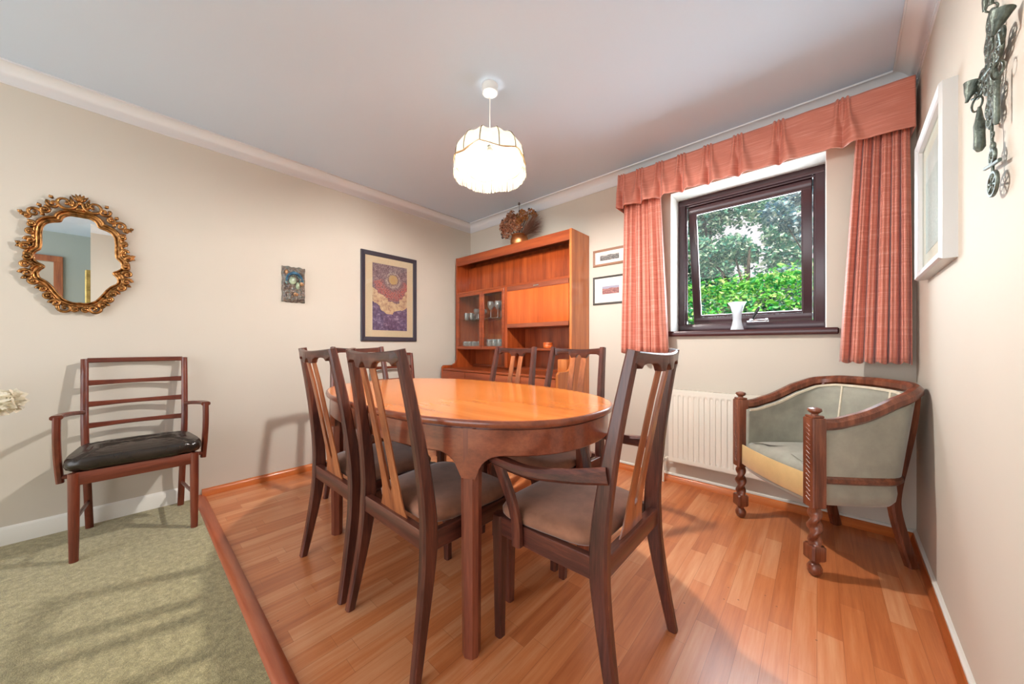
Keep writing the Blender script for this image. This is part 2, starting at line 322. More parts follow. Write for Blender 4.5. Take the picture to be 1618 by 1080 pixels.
# ---------------------------------------------------------------- mesh helpers
class MB:
    def __init__(s): s.bm = bmesh.new()
    def loft(s, rings, closed=True, cap=True):
        bm = s.bm; vs = [[bm.verts.new(p) for p in r] for r in rings]; n = len(rings[0])
        for a, b in zip(vs, vs[1:]):
            for i in range(n if closed else n-1):
                j = (i+1) % n
                try: bm.faces.new((a[i], a[j], b[j], b[i]))
                except ValueError: pass
        if cap and closed:
            for r in (vs[0][::-1], vs[-1]):
                try: bm.faces.new(r)
                except ValueError: pass
        return s
    def box(s, x0, x1, y0, y1, z0, z1, c=0.0, mat=None):
        """box with chamfered vertical+horizontal edges (c)"""
        if c <= 0:
            rr = [[(x0, y0, z), (x1, y0, z), (x1, y1, z), (x0, y1, z)] for z in (z0, z1)]
        else:
            def ring(z, i):
                a0, a1, b0, b1 = x0+i, x1-i, y0+i, y1-i
                return [(a0+c, b0, z), (a1-c, b0, z), (a1, b0+c, z), (a1, b1-c, z), (a1-c, b1, z), (a0+c, b1, z), (a0, b1-c, z), (a0, b0+c, z)]
            rr = [ring(z0, c*.7), ring(z0+c, 0), ring(z1-c, 0), ring(z1, c*.7)]
        if mat is not None: rr = [[mat @ Vector(p) for p in r] for r in rr]
        return s.loft(rr)
    def bar(s, path, sizes, ref=(1, 0, 0), ch=.25, round_=False, n=10):
        """sweep along path; sizes [(w,h)], w measured along ref"""
        P = [Vector(p) for p in path]; rings = []
        if not isinstance(sizes, list): sizes = [sizes]*len(P)
        for i, p in enumerate(P):
            t = (P[min(i+1, len(P)-1)] - P[max(i-1, 0)]).normalized()
            u = Vector(ref); u = (u - t*u.dot(t))
            if u.length < 1e-5: u = t.orthogonal()
            u.normalize(); v = t.cross(u)
            w, h = sizes[i][0]/2, sizes[i][1]/2
            if round_:
                rings.append([p+u*w*math.cos(a)+v*h*math.sin(a) for a in [2*PI*k/n for k in range(n)]])
            else:
                c = ch*min(w, h)*2
                q = [(w-c, -h), (w, -h+c), (w, h-c), (w-c, h), (-w+c, h), (-w, h-c), (-w, -h+c), (-w+c, -h)]
                rings.append([p+u*a+v*b for a, b in q])
        return s.loft(rings)
    def tube(s, path, r, n=8):
        rs = r if isinstance(r, list) else [r]*len(path)
        return s.bar(path, [(2*a, 2*a) for a in rs], (.3, .2, .93), round_=True, n=n)
    def lathe(s, prof, c=(0, 0, 0), n=20, mat=None, cap=True, mod=None):
        rr = []
        for r, z in prof:
            ring = []
            for k in range(n):
                a = 2*PI*k/n; q = r*(mod(a, z) if mod else 1)
                p = Vector((c[0]+q*math.cos(a), c[1]+q*math.sin(a), c[2]+z))
                ring.append(mat @ p if mat is not None else p)
            rr.append(ring)
        return s.loft(rr, True, cap)
    def ball(s, c, r, n=8, sc=(1, 1, 1), mat=None):
        rr = []
        for i in range(1, n):
            t = PI*i/n
            ring = [Vector((c[0]+r*sc[0]*math.sin(t)*math.cos(a), c[1]+r*sc[1]*math.sin(t)*math.sin(a), c[2]-r*sc[2]*math.cos(t))) for a in [2*PI*k/(n+2) for k in range(n+2)]]
            if mat is not None: ring = [mat @ p for p in ring]
            rr.append(ring)
        return s.loft(rr)
    def prism(s, poly, f0, f1):
        """poly: 2d points; f0/f1 map (a,b) to 3d for both faces"""
        return s.loft([[f0(*p) for p in poly], [f1(*p) for p in poly]])
    def grid(s, f, nu, nv, wrap=False):
        bm = s.bm; V_ = [[bm.verts.new(f(i/nu, j/nv)) for j in range(nv+1)] for i in range(nu if wrap else nu+1)]
        m = len(V_)
        for i in range(nu):
            a, b = V_[i], V_[(i+1) % m]
            for j in range(nv): bm.faces.new((a[j], b[j], b[j+1], a[j+1]))
        return s
    def torus(s, c, R_, r, mat=None, n=16, k=6):
        rings = []
        for i in range(n):
            a = 2*PI*i/n
            ring = [Vector((c[0]+(R_+r*math.cos(b))*math.cos(a), c[1]+(R_+r*math.cos(b))*math.sin(a), c[2]+r*math.sin(b))) for b in [2*PI*j/k for j in range(k)]]
            rings.append([mat @ p for p in ring] if mat is not None else ring)
        bm = s.bm; vs = [[bm.verts.new(p) for p in r_] for r_ in rings]
        for i in range(n):
            a, b = vs[i], vs[(i+1) % n]
            for j in range(k): bm.faces.new((a[j], b[j], b[(j+1) % k], a[(j+1) % k]))
        return s
    def build(s, name, mat, parent=None, smooth=35, solid=None, loc=None):
        bmesh.ops.recalc_face_normals(s.bm, faces=s.bm.faces)
        me = bpy.data.meshes.new(name); s.bm.to_mesh(me); s.bm.free()
        me.materials.append(M[mat] if isinstance(mat, str) else mat)
        if smooth:
            me.shade_smooth()
            if smooth < 180: me.set_sharp_from_angle(angle=math.radians(smooth))
        o = bpy.data.objects.new(name, me); COL.objects.link(o)
        if loc is not None: o.location = loc
        if parent: o.parent = parent
        if solid:
            md = o.modifiers.new('Solidify', 'SOLIDIFY'); md.thickness = solid; md.offset = 0
        return o
def thing(name, label, cat, loc=(0, 0, 0), rz=0, group=None):
    o = bpy.data.objects.new(name, None); COL.objects.link(o); o.location = loc; o.rotation_euler = (0, 0, rz)
    o.empty_display_size = .1
    return tag(o, label, cat, group)
def tag(o, label, cat, group=None):
    o['label'] = label; o['category'] = cat
    if group: o['group'] = group
    return o
def struct(o, label=None):
    o['kind'] = 'structure'
    if label: o['label'] = label
    return o
def dup(root, loc, rz, label, group=None):
    r = root.copy(); COL.objects.link(r); r.location = loc; r.rotation_euler = (0, 0, rz); r['label'] = label
    if group: r['group'] = group
    for ch in list(root.children):
        c = ch.copy(); COL.objects.link(c); c.parent = r
        for g in list(ch.children):
            d = g.copy(); COL.objects.link(d); d.parent = c
    return r
def smoothpath(pts, n=6):
    P = [Vector(p) for p in pts]; out = []
    for i in range(len(P)-1):
        p0 = P[max(i-1, 0)]; p1 = P[i]; p2 = P[i+1]; p3 = P[min(i+2, len(P)-1)]
        for k in range(n):
            t = k/n
            out.append(.5*((2*p1)+(-p0+p2)*t+(2*p0-5*p1+4*p2-p3)*t*t+(-p0+3*p1-3*p2+p3)*t**3))
    out.append(P[-1]); return out
def lerp(a, b, t): return a+(b-a)*t
def interp(tab, x):
    if x <= tab[0][0]: return tab[0][1]
    for (a, u), (b, v) in zip(tab, tab[1:]):
        if x <= b: return lerp(u, v, (x-a)/(b-a))
    return tab[-1][1]

# ---------------------------------------------------------------- room shell
XL = -3.043; YB = 2.671; H = 2.4
def xr(y): return .378+.0437*(y-2.671)
YE = -.31            # where the right wall ends
XE = .95; YF = -2.6  # recess beyond it, back of the room behind the camera
YC = .28             # carpet / wood boundary
T = .18
# floors
b = MB(); b.prism([(XL-T, YC), (xr(YC)+T, YC), (xr(YB)+T, YB+.3), (XL-T, YB+.3)], lambda x, y: (x, y, -.1), lambda x, y: (x, y, 0))
struct(b.build('floor', 'floor', smooth=0), 'honey orange strip wood floor')
b = MB(); b.prism([(XL-T, YF-T), (XE+T, YF-T), (XE+T, YE), (xr(YE)+T, YC), (XL-T, YC)], lambda x, y: (x, y, -.1), lambda x, y: (x, y, 0.001))
struct(b.build('floor', 'carpet', smooth=0), 'sage green fitted carpet')
b = MB(); b.prism([(XL-T, YF-T), (XE+T, YF-T), (XE+T, YB+.3), (XL-T, YB+.3)], lambda x, y: (x, y, H), lambda x, y: (x, y, H+.15))
struct(b.build('ceiling', 'ceiling', smooth=0), 'plain pale grey painted ceiling')
b = MB(); b.box(XL-T, XL, YF, YB, 0, H); struct(b.build('wall_left', 'wall', smooth=0), 'cream wall with mirror and pictures')
# window wall with opening and splayed white reveals
WX0, WX1, WZ0, WZ1 = -.812, .042, 1.105, 2.125
b = MB()
b.box(XL-T, WX0, YB, YB+.255, 0, H); b.box(WX1, xr(YB)+T, YB, YB+.255, 0, H)
b.box(WX0, WX1, YB, YB+.255, 0, WZ0-.03); b.box(WX0, WX1, YB, YB+.255, WZ1, H)
struct(b.build('wall_back', 'wall', smooth=0), 'cream wall around the garden window')
b = MB(); b.prism([(xr(YE), YE), (xr(YE)+T, YE), (xr(YB)+T, YB), (xr(YB), YB)], lambda x, y: (x, y, 0), lambda x, y: (x, y, H))
struct(b.build('wall_right', 'wall', smooth=0), 'near cream wall at the right edge')
b = MB(); b.box(xr(YE)+T, XE+T, YE, YE+.12, 0, H); struct(b.build('wall_return', 'wall_green', smooth=0), 'pale green return wall behind the camera')
b = MB(); b.box(XE, XE+T, YF, -1.34, 0, H); b.box(XE, XE+T, -.58, YE, 0, H); b.box(XE, XE+T, -1.34, -.58, 2.05, H)
struct(b.build('wall_side', 'wall_green', smooth=0))
b = MB(); b.box(XE+.9, XE+1.0, -2.2, .2, 0, H); struct(b.build('wall_hall', 'wall', smooth=0))
# front wall (behind the camera) with a large opening added for fill light
b = MB(); b.box(XL-T, -2.75, YF-T, YF, 0, H); b.box(.55, XE+T, YF-T, YF, 0, H); b.box(-2.75, .55, YF-T, YF, 2.28, H)
b.box(-2.75, .55, YF-T, YF, 0, .15); struct(b.build('wall_front', 'wall', smooth=0))
d = thing('door_1', 'open brown wooden door reflected in the gilt mirror', 'door', (XE, -.60, 0)); struct(d)
b = MB(); b.box(-.03, .03, -.03, .04, 0, 2.03, .004); b.box(-.03, .03, -.80, -.73, 0, 2.03, .004); b.box(-.03, .03, -.80, .04, 2.03, 2.1, .004)
b.build('door_frame', 'splat', d)
b = MB(); b.box(.05, .78, -.73, -.69, .01, 2.02, .004); b.build('door_leaf', 'splat', d)

def inset_path(pts, o):
    """offset an open polyline to its right by o, mitred"""
    P = [Vector((p[0], p[1])) for p in pts]; out = []
    nr = []
    for a, c in zip(P, P[1:]):
        t = (c-a).normalized(); nr.append(Vector((t.y, -t.x)))
    for i, p in enumerate(P):
        if i == 0: out.append(p+nr[0]*o)
        elif i == len(P)-1: out.append(p+nr[-1]*o)
        else:
            m = (nr[i-1]+nr[i]); m = m/(m.dot(nr[i])); out.append(p+m*o)
    return out
def molding(names, pts, prof, mats, labels):
    lines = [inset_path(pts, o) for o, z in prof]
    for k, nm in enumerate(names):
        if nm is None: continue
        ra = [(lines[j][k].x, lines[j][k].y, prof[j][1]) for j in range(len(prof))]
        rb = [(lines[j][k+1].x, lines[j][k+1].y, prof[j][1]) for j in range(len(prof))]
        struct(MB().loft([ra, rb]).build(nm, mats[k], smooth=50), labels[k])
room = [(XL, YF), (XL, YB), (xr(YB), YB), (xr(YE), YE)]
cv = .079
prof = [(0, H-cv-.006), (.006, H-cv-.006), (.008, H-cv)]
for i in range(7):
    a = PI/2*i/6; prof.append((.010+(cv-.012)*(1-math.cos(a)), H-cv+(cv-.006)*math.sin(a)))
prof += [(cv+.001, H-.006), (cv+.002, H-.009), (cv+.007, H-.009), (cv+.008, H), (0, H)]
molding(['trim_1', 'trim_2', 'trim_3'], room, prof, ['coving']*3, ['white coving above the left wall', 'white coving above the window wall', 'white coving above the right wall'])
prof = [(0, 0), (.022, 0), (.022, .018), (.017, .034), (.010, .046), (0, .048)]
rw = [(XL, YC+.035), (XL, YB), (xr(YB), YB), (xr(YE), YE)]
molding(['baseboard_left', 'baseboard_back', 'baseboard_right'], rw, prof, ['skirt_wood', 'skirt_wood_x', 'skirt_wood'], ['orange wood skirting on the left wall', 'orange wood skirting below the window', 'orange wood skirting on the right wall'])
prof = [(0, .048), (.012, .048), (.012, .057), (.006, .062), (0, .062)]
molding([None, 'trim_4', 'trim_5'], rw, prof, ['skirt']*3, [None, 'thin white bead above the wood skirting', 'thin white bead above the right skirting'])
prof = [(0, 0), (.014, 0), (.014, .078), (.008, .088), (0, .092)]
molding(['trim_6'], [(XL, YF), (XL, YC)], prof, ['skirt'], ['white painted skirting board above the green carpet'])
b = MB(); b.loft([[(x, YC-.002, 0), (x, YC, .006), (x, YC+.010, .013), (x, YC+.040, .013), (x, YC+.052, .004), (x, YC+.052, 0)] for x in (XL, xr(YC))])
struct(b.build('trim_7', 'strip', smooth=40), 'reddish wood threshold strip between carpet and wood floor')

# reveals: thin white plaster lining
b = MB(); e = .004
b.box(WX0, WX0+e, YB, YB+.255, WZ0, WZ1); b.box(WX1-e, WX1, YB, YB+.255, WZ0, WZ1); b.box(WX0, WX1, YB, YB+.255, WZ1-e, WZ1)
struct(b.build('trim_8', 'white', smooth=0), 'white window reveal')
# window
w = thing('window_1', 'brown framed top hung garden window, pushed open at the bottom', 'window', (0, 2.85, 0)); struct(w)
fx0, fx1, fz0, fz1 = WX0+.004, WX1-.004, 1.108, WZ1-.004
def rect_frame(mb, x0, x1, z0, z1, y0, y1, wd, c=.004, mat=None):
    def pr(x_0, x_1, z_0, z_1): mb.box(x_0, x_1, y0, y1, z_0, z_1, c, mat)
    pr(x0, x1, z1-wd, z1); pr(x0, x1, z0, z0+wd); pr(x0, x0+wd, z0+wd*.9, z1-wd*.9); pr(x1-wd, x1, z0+wd*.9, z1-wd*.9)
b = MB(); rect_frame(b, fx0, fx1, fz0, fz1, 0, .07, .048)
rect_frame(b, fx0+.03, fx1-.03, fz0+.03, fz1-.03, .025, .06, .026)
b.build('window_frame', 'brown_frame', w)
sash = bpy.data.objects.new('sash', None)
hz = fz1-.05
Ms = Matrix.Translation((0, .045, hz)) @ Matrix.Rotation(math.radians(11), 4, 'X')
b = MB(); rect_frame(b, fx0+.060, fx1-.060, -(hz-fz0-.050), -.008, -.012, .030, .052, .005, Ms)
rect_frame(b, fx0+.10, fx1-.10, -(hz-fz0-.103), -.052, -.008, .015, .016, .003, Ms)
so = b.build('sash', 'brown_frame', w)
b = MB(); b.box(fx0+.10, fx1-.10, .004, .008, -(hz-fz0-.10), -.05, 0, Ms); b.build('glass_pane', 'pane', so)
b = MB(); b.box(-.36, -.24, -.030, -.012, 1.157, 1.169, .003); b.tube([(-.35, -.03, 1.168), (-.30, -.045, 1.172), (-.26, -.03, 1.172)], .005)
b.ball((-.335, -.03, 1.172), .010); b.ball((-.25, -.03, 1.172), .010)
st = b.build('window_stay', 'chrome', w)
b = MB(); b.tube([(-.325, -.035, 1.18), (-.315, -.04, 1.205), (-.295, -.045, 1.245), (-.288, -.047, 1.26)], [.006, .008, .0095, .006]); b.build('stay_handle', 'dark', st)
b = MB(); b.box(-.862, .092, YB-.035-2.85, .0, 1.066, 1.104, .006); b.build('window_sill', 'sill', w)

# ---------------------------------------------------------------- garden
def hx(y): return 0
b = MB(); b.box(-14, 14, YB+.45, 26, -.35, -.15); struct(b.build('lawn', 'lawn', smooth=0), 'grass beyond the window')
def leaves(name, mat, n, pos, size, parent=None, aspect=.55):
    V_, F_ = [], []
    for _ in range(n):
        p = pos()
        if p is None: continue
        d = Vector((random.gauss(0, 1), random.gauss(0, 1), random.gauss(0, .6))).normalized()
        s_ = d.cross(Vector((random.gauss(0, 1), random.gauss(0, 1), random.gauss(0, 1)))).normalized()
        L = size*random.uniform(.6, 1.3); wd = L*aspect; up = d.cross(s_)*L*.12
        k = len(V_)
        V_ += [p-d*L/2, p+s_*wd/2+up, p+d*L/2, p-s_*wd/2+up, ]
        F_.append((k, k+1, k+2, k+3))
    me = bpy.data.meshes.new(name); me.from_pydata(V_, [], F_); me.materials.append(M[mat]); me.update()
    o = bpy.data.objects.new(name, me); COL.objects.link(o)
    if parent: o.parent = parent
    return o
hedge = thing('hedge', 'bright green clipped garden hedge filling the lower half of the window', 'hedge', (-.9, 5.9, -.15))
def hp():
    x = random.uniform(-3.4, 2.0); top = 2.02+.22*pnoise(Vector((x*.9, 3, 0)))+.10*(x)*.6
    f_ = random.random()
    if f_ < .75: z = random.uniform(0, top); y = -.55+.12*pnoise(Vector((x*2.2, z*2.2, 5)))+random.gauss(0, .05)+(.0 if z < top-.4 else (z-top+.4)*.8)
    else: y = random.uniform(-.5, .9); z = top+random.gauss(0, .07)+.15*pnoise(Vector((x*3, y*3, 1)))
    return Vector((x, y, z))
lf = leaves('foliage', 'leaf_hedge', 15000, hp, .075, hedge); lf['kind'] = 'stuff'
b = MB()
for i in range(12):
    x = -3.2+i*.46; b.tube([(x, 0, 0), (x+.05, .02, .7), (x-.04, .05, 1.6)], [.03, .025, .012], 6)
b.build('stems', 'bark', hedge)
def tree(name, loc, h, spread, mat, n, label, size, blobs, trunk_r=.11):
    t = thing(name, label, 'tree', loc)
    B_ = [(Vector((random.uniform(-1, 1)*spread*.75, random.uniform(-.5, .5)*spread*.5, random.uniform(.32, .95)*h)), random.uniform(.3, .62)*spread*.62) for _ in range(blobs)]
    def pos():
        c, r = random.choice(B_)
        v = Vector((random.gauss(0, 1), random.gauss(0, 1), random.gauss(0, 1))).normalized()*r*random.uniform(.55, 1.05)
        return c+Vector((v.x, v.y, v.z*.7))
    lo = leaves('foliage', mat, n, pos, size, t); lo['kind'] = 'stuff'
    m = MB(); m.tube([(0, 0, 0), (.05, 0, h*.3), (-.03, .04, h*.62), (.02, 0, h*.88)], [trunk_r, trunk_r*.8, trunk_r*.5, trunk_r*.15], 8)
    for c, r in B_[:9]: m.tube([(0, 0, max(.3*h, c.z*.5)), (c.x*.5, c.y*.5, c.z*.8), tuple(c)], [trunk_r*.4, trunk_r*.25, trunk_r*.08], 5)
    m.build('trunk', 'bark', t); return t
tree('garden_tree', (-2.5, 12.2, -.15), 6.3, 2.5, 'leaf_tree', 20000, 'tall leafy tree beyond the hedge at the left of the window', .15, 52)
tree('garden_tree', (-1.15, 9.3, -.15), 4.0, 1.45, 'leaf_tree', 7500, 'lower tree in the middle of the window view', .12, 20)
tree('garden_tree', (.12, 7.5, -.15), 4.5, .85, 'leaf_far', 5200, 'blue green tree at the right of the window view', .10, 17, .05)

# ---------------------------------------------------------------- dining chairs
def make_chair(label, arms=False):
    """faces local +Y; origin on the floor between the feet"""
    t = thing('dining_chair', label, 'chair')
    def post(s):
        prof_ = [(0, .236, -.228), (.12, .228, -.205), (.28, .220, -.178), (.40, .216, -.166), (.52, .211, -.170), (.68, .203, -.190), (.84, .193, -.217), (.99, .184, -.247)]
        sz = [(.028, .030), (.031, .036), (.033, .047), (.034, .056), (.033, .050), (.031, .042), (.030, .036), (.028, .030)]
        pts = [(s*(x-.014), y, z) for z, x, y in prof_]
        P = smoothpath(pts, 3); S = []
        for i in range(len(P)):
            k = i/3; a = int(min(k, len(sz)-2)); f = k-a
            S.append((lerp(sz[a][0], sz[a+1][0], f), lerp(sz[a][1], sz[a+1][1], f)))
        return MB().bar(P, S, (1, 0, 0), .2)
    for s in (-1, 1): post(s).build('back_post', 'ch_z', t)
    def fleg(s):
        return MB().bar([(s*.196, .214, 0), (s*.199, .211, .2), (s*.202, .208, .36), (s*.202, .208, .425)], [(.030, .030), (.036, .036), (.040, .042), (.040, .042)], (1, 0, 0), .18)
    for s in (-1, 1): fleg(s).build('front_leg', 'ch_z', t)
    m = MB(); m.box(-.19, .19, .197, .224, .362, .424, .003)
    m.build('front_rail', 'ch_x', t)
    m = MB(); m.box(-.195, .195, -.186, -.158, .368, .428, .003); m.build('back_rail', 'ch_x', t)
    for s in (-1, 1):
        m = MB(); m.bar([(s*.205, -.15, .396), (s*.206, .03, .393), (s*.204, .19, .393)], (.024, .062), (1, 0, 0), .1); m.build('side_rail', 'ch_y', t)
    # cushion
    def cush(u, v):
        pass
    m = MB(); rings = []
    def rr(hw_f, hw_b, y0, y1, z, crown=0):
        pts = []
        N = 28
        for k in range(N):
            a = 2*PI*k/N; c_, s_ = math.cos(a), math.sin(a)
            e_ = .38; X = math.copysign(abs(c_)**e_, c_); Y = math.copysign(abs(s_)**e_, s_)
            y = (y0+y1)/2+(y1-y0)/2*Y; hw = lerp(hw_b, hw_f, (Y+1)/2)
            pts.append((hw*X, y+ (.010*(1-X*X) if Y > .5 else 0), z))
        return pts
    y0, y1 = -.150, .222
    for ins, z in [(.012, .422), (.002, .432), (0, .446), (.008, .460), (.024, .469), (.06, .476), (.12, .480), (.17, .481)]:
        rings.append(rr(.226-ins, .196-ins, y0+ins, y1-ins, z))
    m.loft(rings); m.build('seat_cushion', 'seat', t, smooth=60)
    # crest rail
    rings = []; N = 48
    for i in range(N+1):
        x = lerp(-.180, .180, i/N); ax = abs(x)
        top = .989-.010*math.cos(ax/.18*PI/2)
        bt = interp([(0, .948), (.010, .946), (.016, .938), (.018, .928), (.052, .928), (.055, .936), (.062, .946), (.078, .952), (.130, .952), (.144, .947), (.153, .936), (.157, .946), (.18, .956)], ax)
        y = -.247-.026*math.cos(ax/.18*PI/2); h_ = .011
        rings.append([(x, y-h_+.002, bt+.001), (x, y+h_-.002, bt), (x, y+h_, bt+.003), (x, y+h_-.001, top-.003), (x, y+h_-.005, top), (x, y-h_+.004, top), (x, y-h_, top-.004), (x, y-h_, bt+.004)])
    MB().loft(rings).build('crest_rail', 'ch_x', t, smooth=40)
    # splats: two halves sharing a base, slot between
    for s in (-1, 1):
        rings = []
        for i in range(41):
            z = lerp(.425, .93, i/40)
            inn = interp([(.425, 0), (.500, 0), (.503, .006), (.515, .011), (.58, .015), (.93, .020)], z)
            out = interp([(.425, .088), (.44, .080), (.46, .070), (.50, .062), (.58, .057), (.75, .055), (.93, .054)], z)
            y = interp([(.425, -.170), (.52, -.182), (.68, -.212), (.84, -.244), (.93, -.265)], z)
            th = .0042
            rings.append([(s*inn, y-th, z), (s*out, y-th+.002, z), (s*out, y+th-.002, z), (s*inn, y+th, z)])
        MB().loft(rings).build('back_splat', 'splat', t, smooth=30)
    if arms:
        for s in (-1, 1):
            P = smoothpath([(s*.205, -.190, .655), (s*.235, -.10, .640), (s*.262, .02, .628), (s*.266, .12, .634), (s*.260, .185, .640), (s*.248, .215, .642)], 5)
            S = [(lerp(.026, .046, min(1, i/16)) if i < 20 else .038, lerp(.046, .024, min(1, i/14))) for i in range(len(P))]
            ar = MB().bar(P, S, (1, 0, 0), .28).build('armrest', 'ch_y', t)
            P = smoothpath([(s*.256, .165, .628), (s*.252, .150, .59), (s*.240, .125, .52), (s*.230, .108, .44), (s*.229, .105, .365)], 5)
            MB().bar(P, [(.024, .034)]*len(P), (1, 0, 0), .2).build('arm_support', 'ch_z', t)
    return t
ca = make_chair('dining chair nearest the carpet, back to us, left one on the near long side')
ca.location = (-1.603, .777, 0)
dup(ca, (-1.10, .783, 0), 0, 'front centre dining chair with its back to us, right one on the near long side')
dup(ca, (-1.528, 1.482, 0), PI-.05, 'dining chair facing us behind the table, left one before the wall unit')
dup(ca, (-1.060, 1.490, 0), PI-.06, 'dining chair facing us behind the table, right one nearer the radiator')
dup(ca, (-2.175, 1.075, 0), -PI/2, 'dining chair at the far left table end, mostly hidden behind the near chairs')
cc = make_chair('dark wood carver dining chair with curved arms at the right end of the table', True)
cc.location = (-.606, 1.050, 0); cc.rotation_euler = (0, 0, PI/2)

# ---------------------------------------------------------------- dining table
TC = (-1.380, 1.086); TA, TBB, TN, TZ = .814, .487, 2.42, .77
tb = thing('dining_table', 'oval orange topped wooden dining table in the middle of the six chairs', 'table', (TC[0], TC[1], 0))
def sup(a, A, B_, n=TN):
    c_, s_ = math.cos(a), math.sin(a)
    return (A*math.copysign(abs(c_)**(2/n), c_), B_*math.copysign(abs(s_)**(2/n), s_))
N = 160
def ovr(ins, z): return [(*sup(2*PI*k/N, TA-ins, TBB-ins), z) for k in range(N)]
m = MB(); m.loft([ovr(.012, TZ-.010), ovr(.010, TZ-.004), ovr(.0105, TZ)]); m.build('tabletop', 'top', tb, smooth=30)
m = MB(); m.loft([ovr(.012, TZ-.024), ovr(.003, TZ-.021), ovr(0, TZ-.013), ovr(.001, TZ-.005), ovr(.005, TZ-.0008), ovr(.0095, TZ-.0004), ovr(.013, TZ-.0006)]); m.build('edge_band', 'apron', tb, smooth=40)
LEGS = [(.553, -.372), (-.533, -.370), (.553, .352), (-.533, .352)]
ins = .020
def zbot(x, y):
    zb = .655
    for lx, ly in LEGS:
        d = math.hypot(x-lx, y-ly)
        if d < .112:
            q = max(0, (d-.030))/.082
            zb = min(zb, .655-.080*(1-math.sqrt(max(0, 1-(1-min(1, q))**2))))
    return zb
m = MB(); V_ = []
for k in range(N*2):
    a = 2*PI*k/(N*2); xo, yo = sup(a, TA-ins, TBB-ins); xi, yi = sup(a, TA-ins-.022, TBB-ins-.022)
    zb = zbot(xo, yo)
    V_.append([m.bm.verts.new(p) for p in [(xo, yo, TZ-.032), (xo, yo, zb+.004), (lerp(xo, xi, .2), lerp(yo, yi, .2), zb), (xi, yi, zb), (xi, yi, TZ-.026), (lerp(xo, xi, .4), lerp(yo, yi, .4), TZ-.026), (lerp(xo, xi, .4), lerp(yo, yi, .4), TZ-.032)]])
for k in range(N*2):
    a_, b_ = V_[k], V_[(k+1) % (N*2)]
    for j in range(7): m.bm.faces.new((a_[j], b_[j], b_[(j+1) % 7], a_[(j+1) % 7]))
m.build('apron', 'apron', tb, smooth=40)
for lx, ly in LEGS:
    # leg section turned to follow the curve of the apron
    nx = TN*abs(lx)**(TN-1)/TA**TN*math.copysign(1, lx); ny = TN*abs(ly)**(TN-1)/TBB**TN*math.copysign(1, ly)
    an = math.atan2(ny, nx); sx, sy = math.copysign(1, lx), math.copysign(1, ly)
    # snap the leg to sit flush with the apron face
    s_ = ((abs(lx)/(TA-ins))**TN+(abs(ly)/(TBB-ins))**TN)**(-1/TN)
    px, py = lx*s_-math.cos(an)*.031, ly*s_-math.sin(an)*.031
    P = [(px, py, 0), (px, py, .006), (px, py, .3), (px, py, .55), (px, py, .62), (px, py, .66), (px, py, TZ-.03)]
    S = [(.048, .046), (.054, .052), (.058, .056), (.061, .060), (.063, .061), (.064, .062), (.064, .062)]
    MB().bar(P, S, (-math.sin(an), math.cos(an), 0), .26).build('leg', 'tleg', tb, smooth=30)

# ---------------------------------------------------------------- wall unit
SX0, SX1, SYF, SYB = -2.96, -1.483, 2.385, YB-.003
UZ = 1.953
un = thing('wall_unit', 'tall teak wall unit with glazed doors, drop flap and open shelves beside the corner', 'cabinet', ((SX0+SX1)/2, SYB, 0))
ox, oy = (SX0+SX1)/2, SYB
def ub(mb, x0, x1, y0, y1, z0, z1, c=.002): return mb.box(x0-ox, x1-ox, y0-oy, y1-oy, z0, z1, c)
BYF = 2.19; BZ = .76
for i, (x0, x1) in enumerate(((SX0, SX0+.022), (SX1-.022, SX1))):
    m = MB()
    poly = [(SYB, .06), (BYF, .06), (BYF, BZ+.012), (BYF+.02, BZ+.03), (SYF-.06, BZ+.03), (SYF-.02, BZ+.05), (SYF, BZ+.09), (SYF, UZ), (SYB, UZ)]
    m.prism(poly, lambda y, z: (x0-ox, y-oy, z), lambda y, z: (x1-ox, y-oy, z))
    m.build('side_panel', 'teak_side' if i else 'teak', un, smooth=0)
xa, xb = SX0+.022, SX1-.022
m = MB(); ub(m, xa, xb, SYF+.002, SYB, UZ-.022, UZ-.002); m.build('top_panel', 'teak_x', un)
m = MB(); ub(m, xa, xb, SYF+.001, SYF+.020, UZ-.088, UZ-.002); m.build('fascia', 'teak_x', un)
m = MB(); ub(m, xa, xb, SYB-.012, SYB, .06, UZ-.02, 0); m.build('back_panel', 'teak', un, smooth=0)
m = MB(); ub(m, xa, xb, SYF+.17, SYF+.185, 1.572, UZ-.088); m.build('recess_panel', 'teak', un)
m = MB(); ub(m, xa, xb, SYF+.004, SYB-.012, 1.556, 1.574); m.build('shelf', 'teak_x', un)
XD = -2.214
m = MB(); ub(m, XD-.018, XD+.018, SYF+.003, SYB-.012, .79, 1.557); m.build('divider', 'teak', un)
m = MB(); ub(m, xa, XD-.018, SYF+.02, SYB-.012, .958, .978); m.build('cabinet_floor', 'teak_x', un)
m = MB(); ub(m, XD+.018, xb, SYF+.02, SYB-.012, .956, .976); m.build('open_shelf', 'teak_x', un)
m = MB(); ub(m, XD+.018, xb, SYF+.02, SYB-.012, 1.165, 1.185); m.build('flap_cabinet_floor', 'teak_x', un)
m = MB(); ub(m, xa, XD-.018, SYF+.05, SYB-.02, 1.272, 1.279, .001); m.build('glass_shelf', 'cab_glass', un)
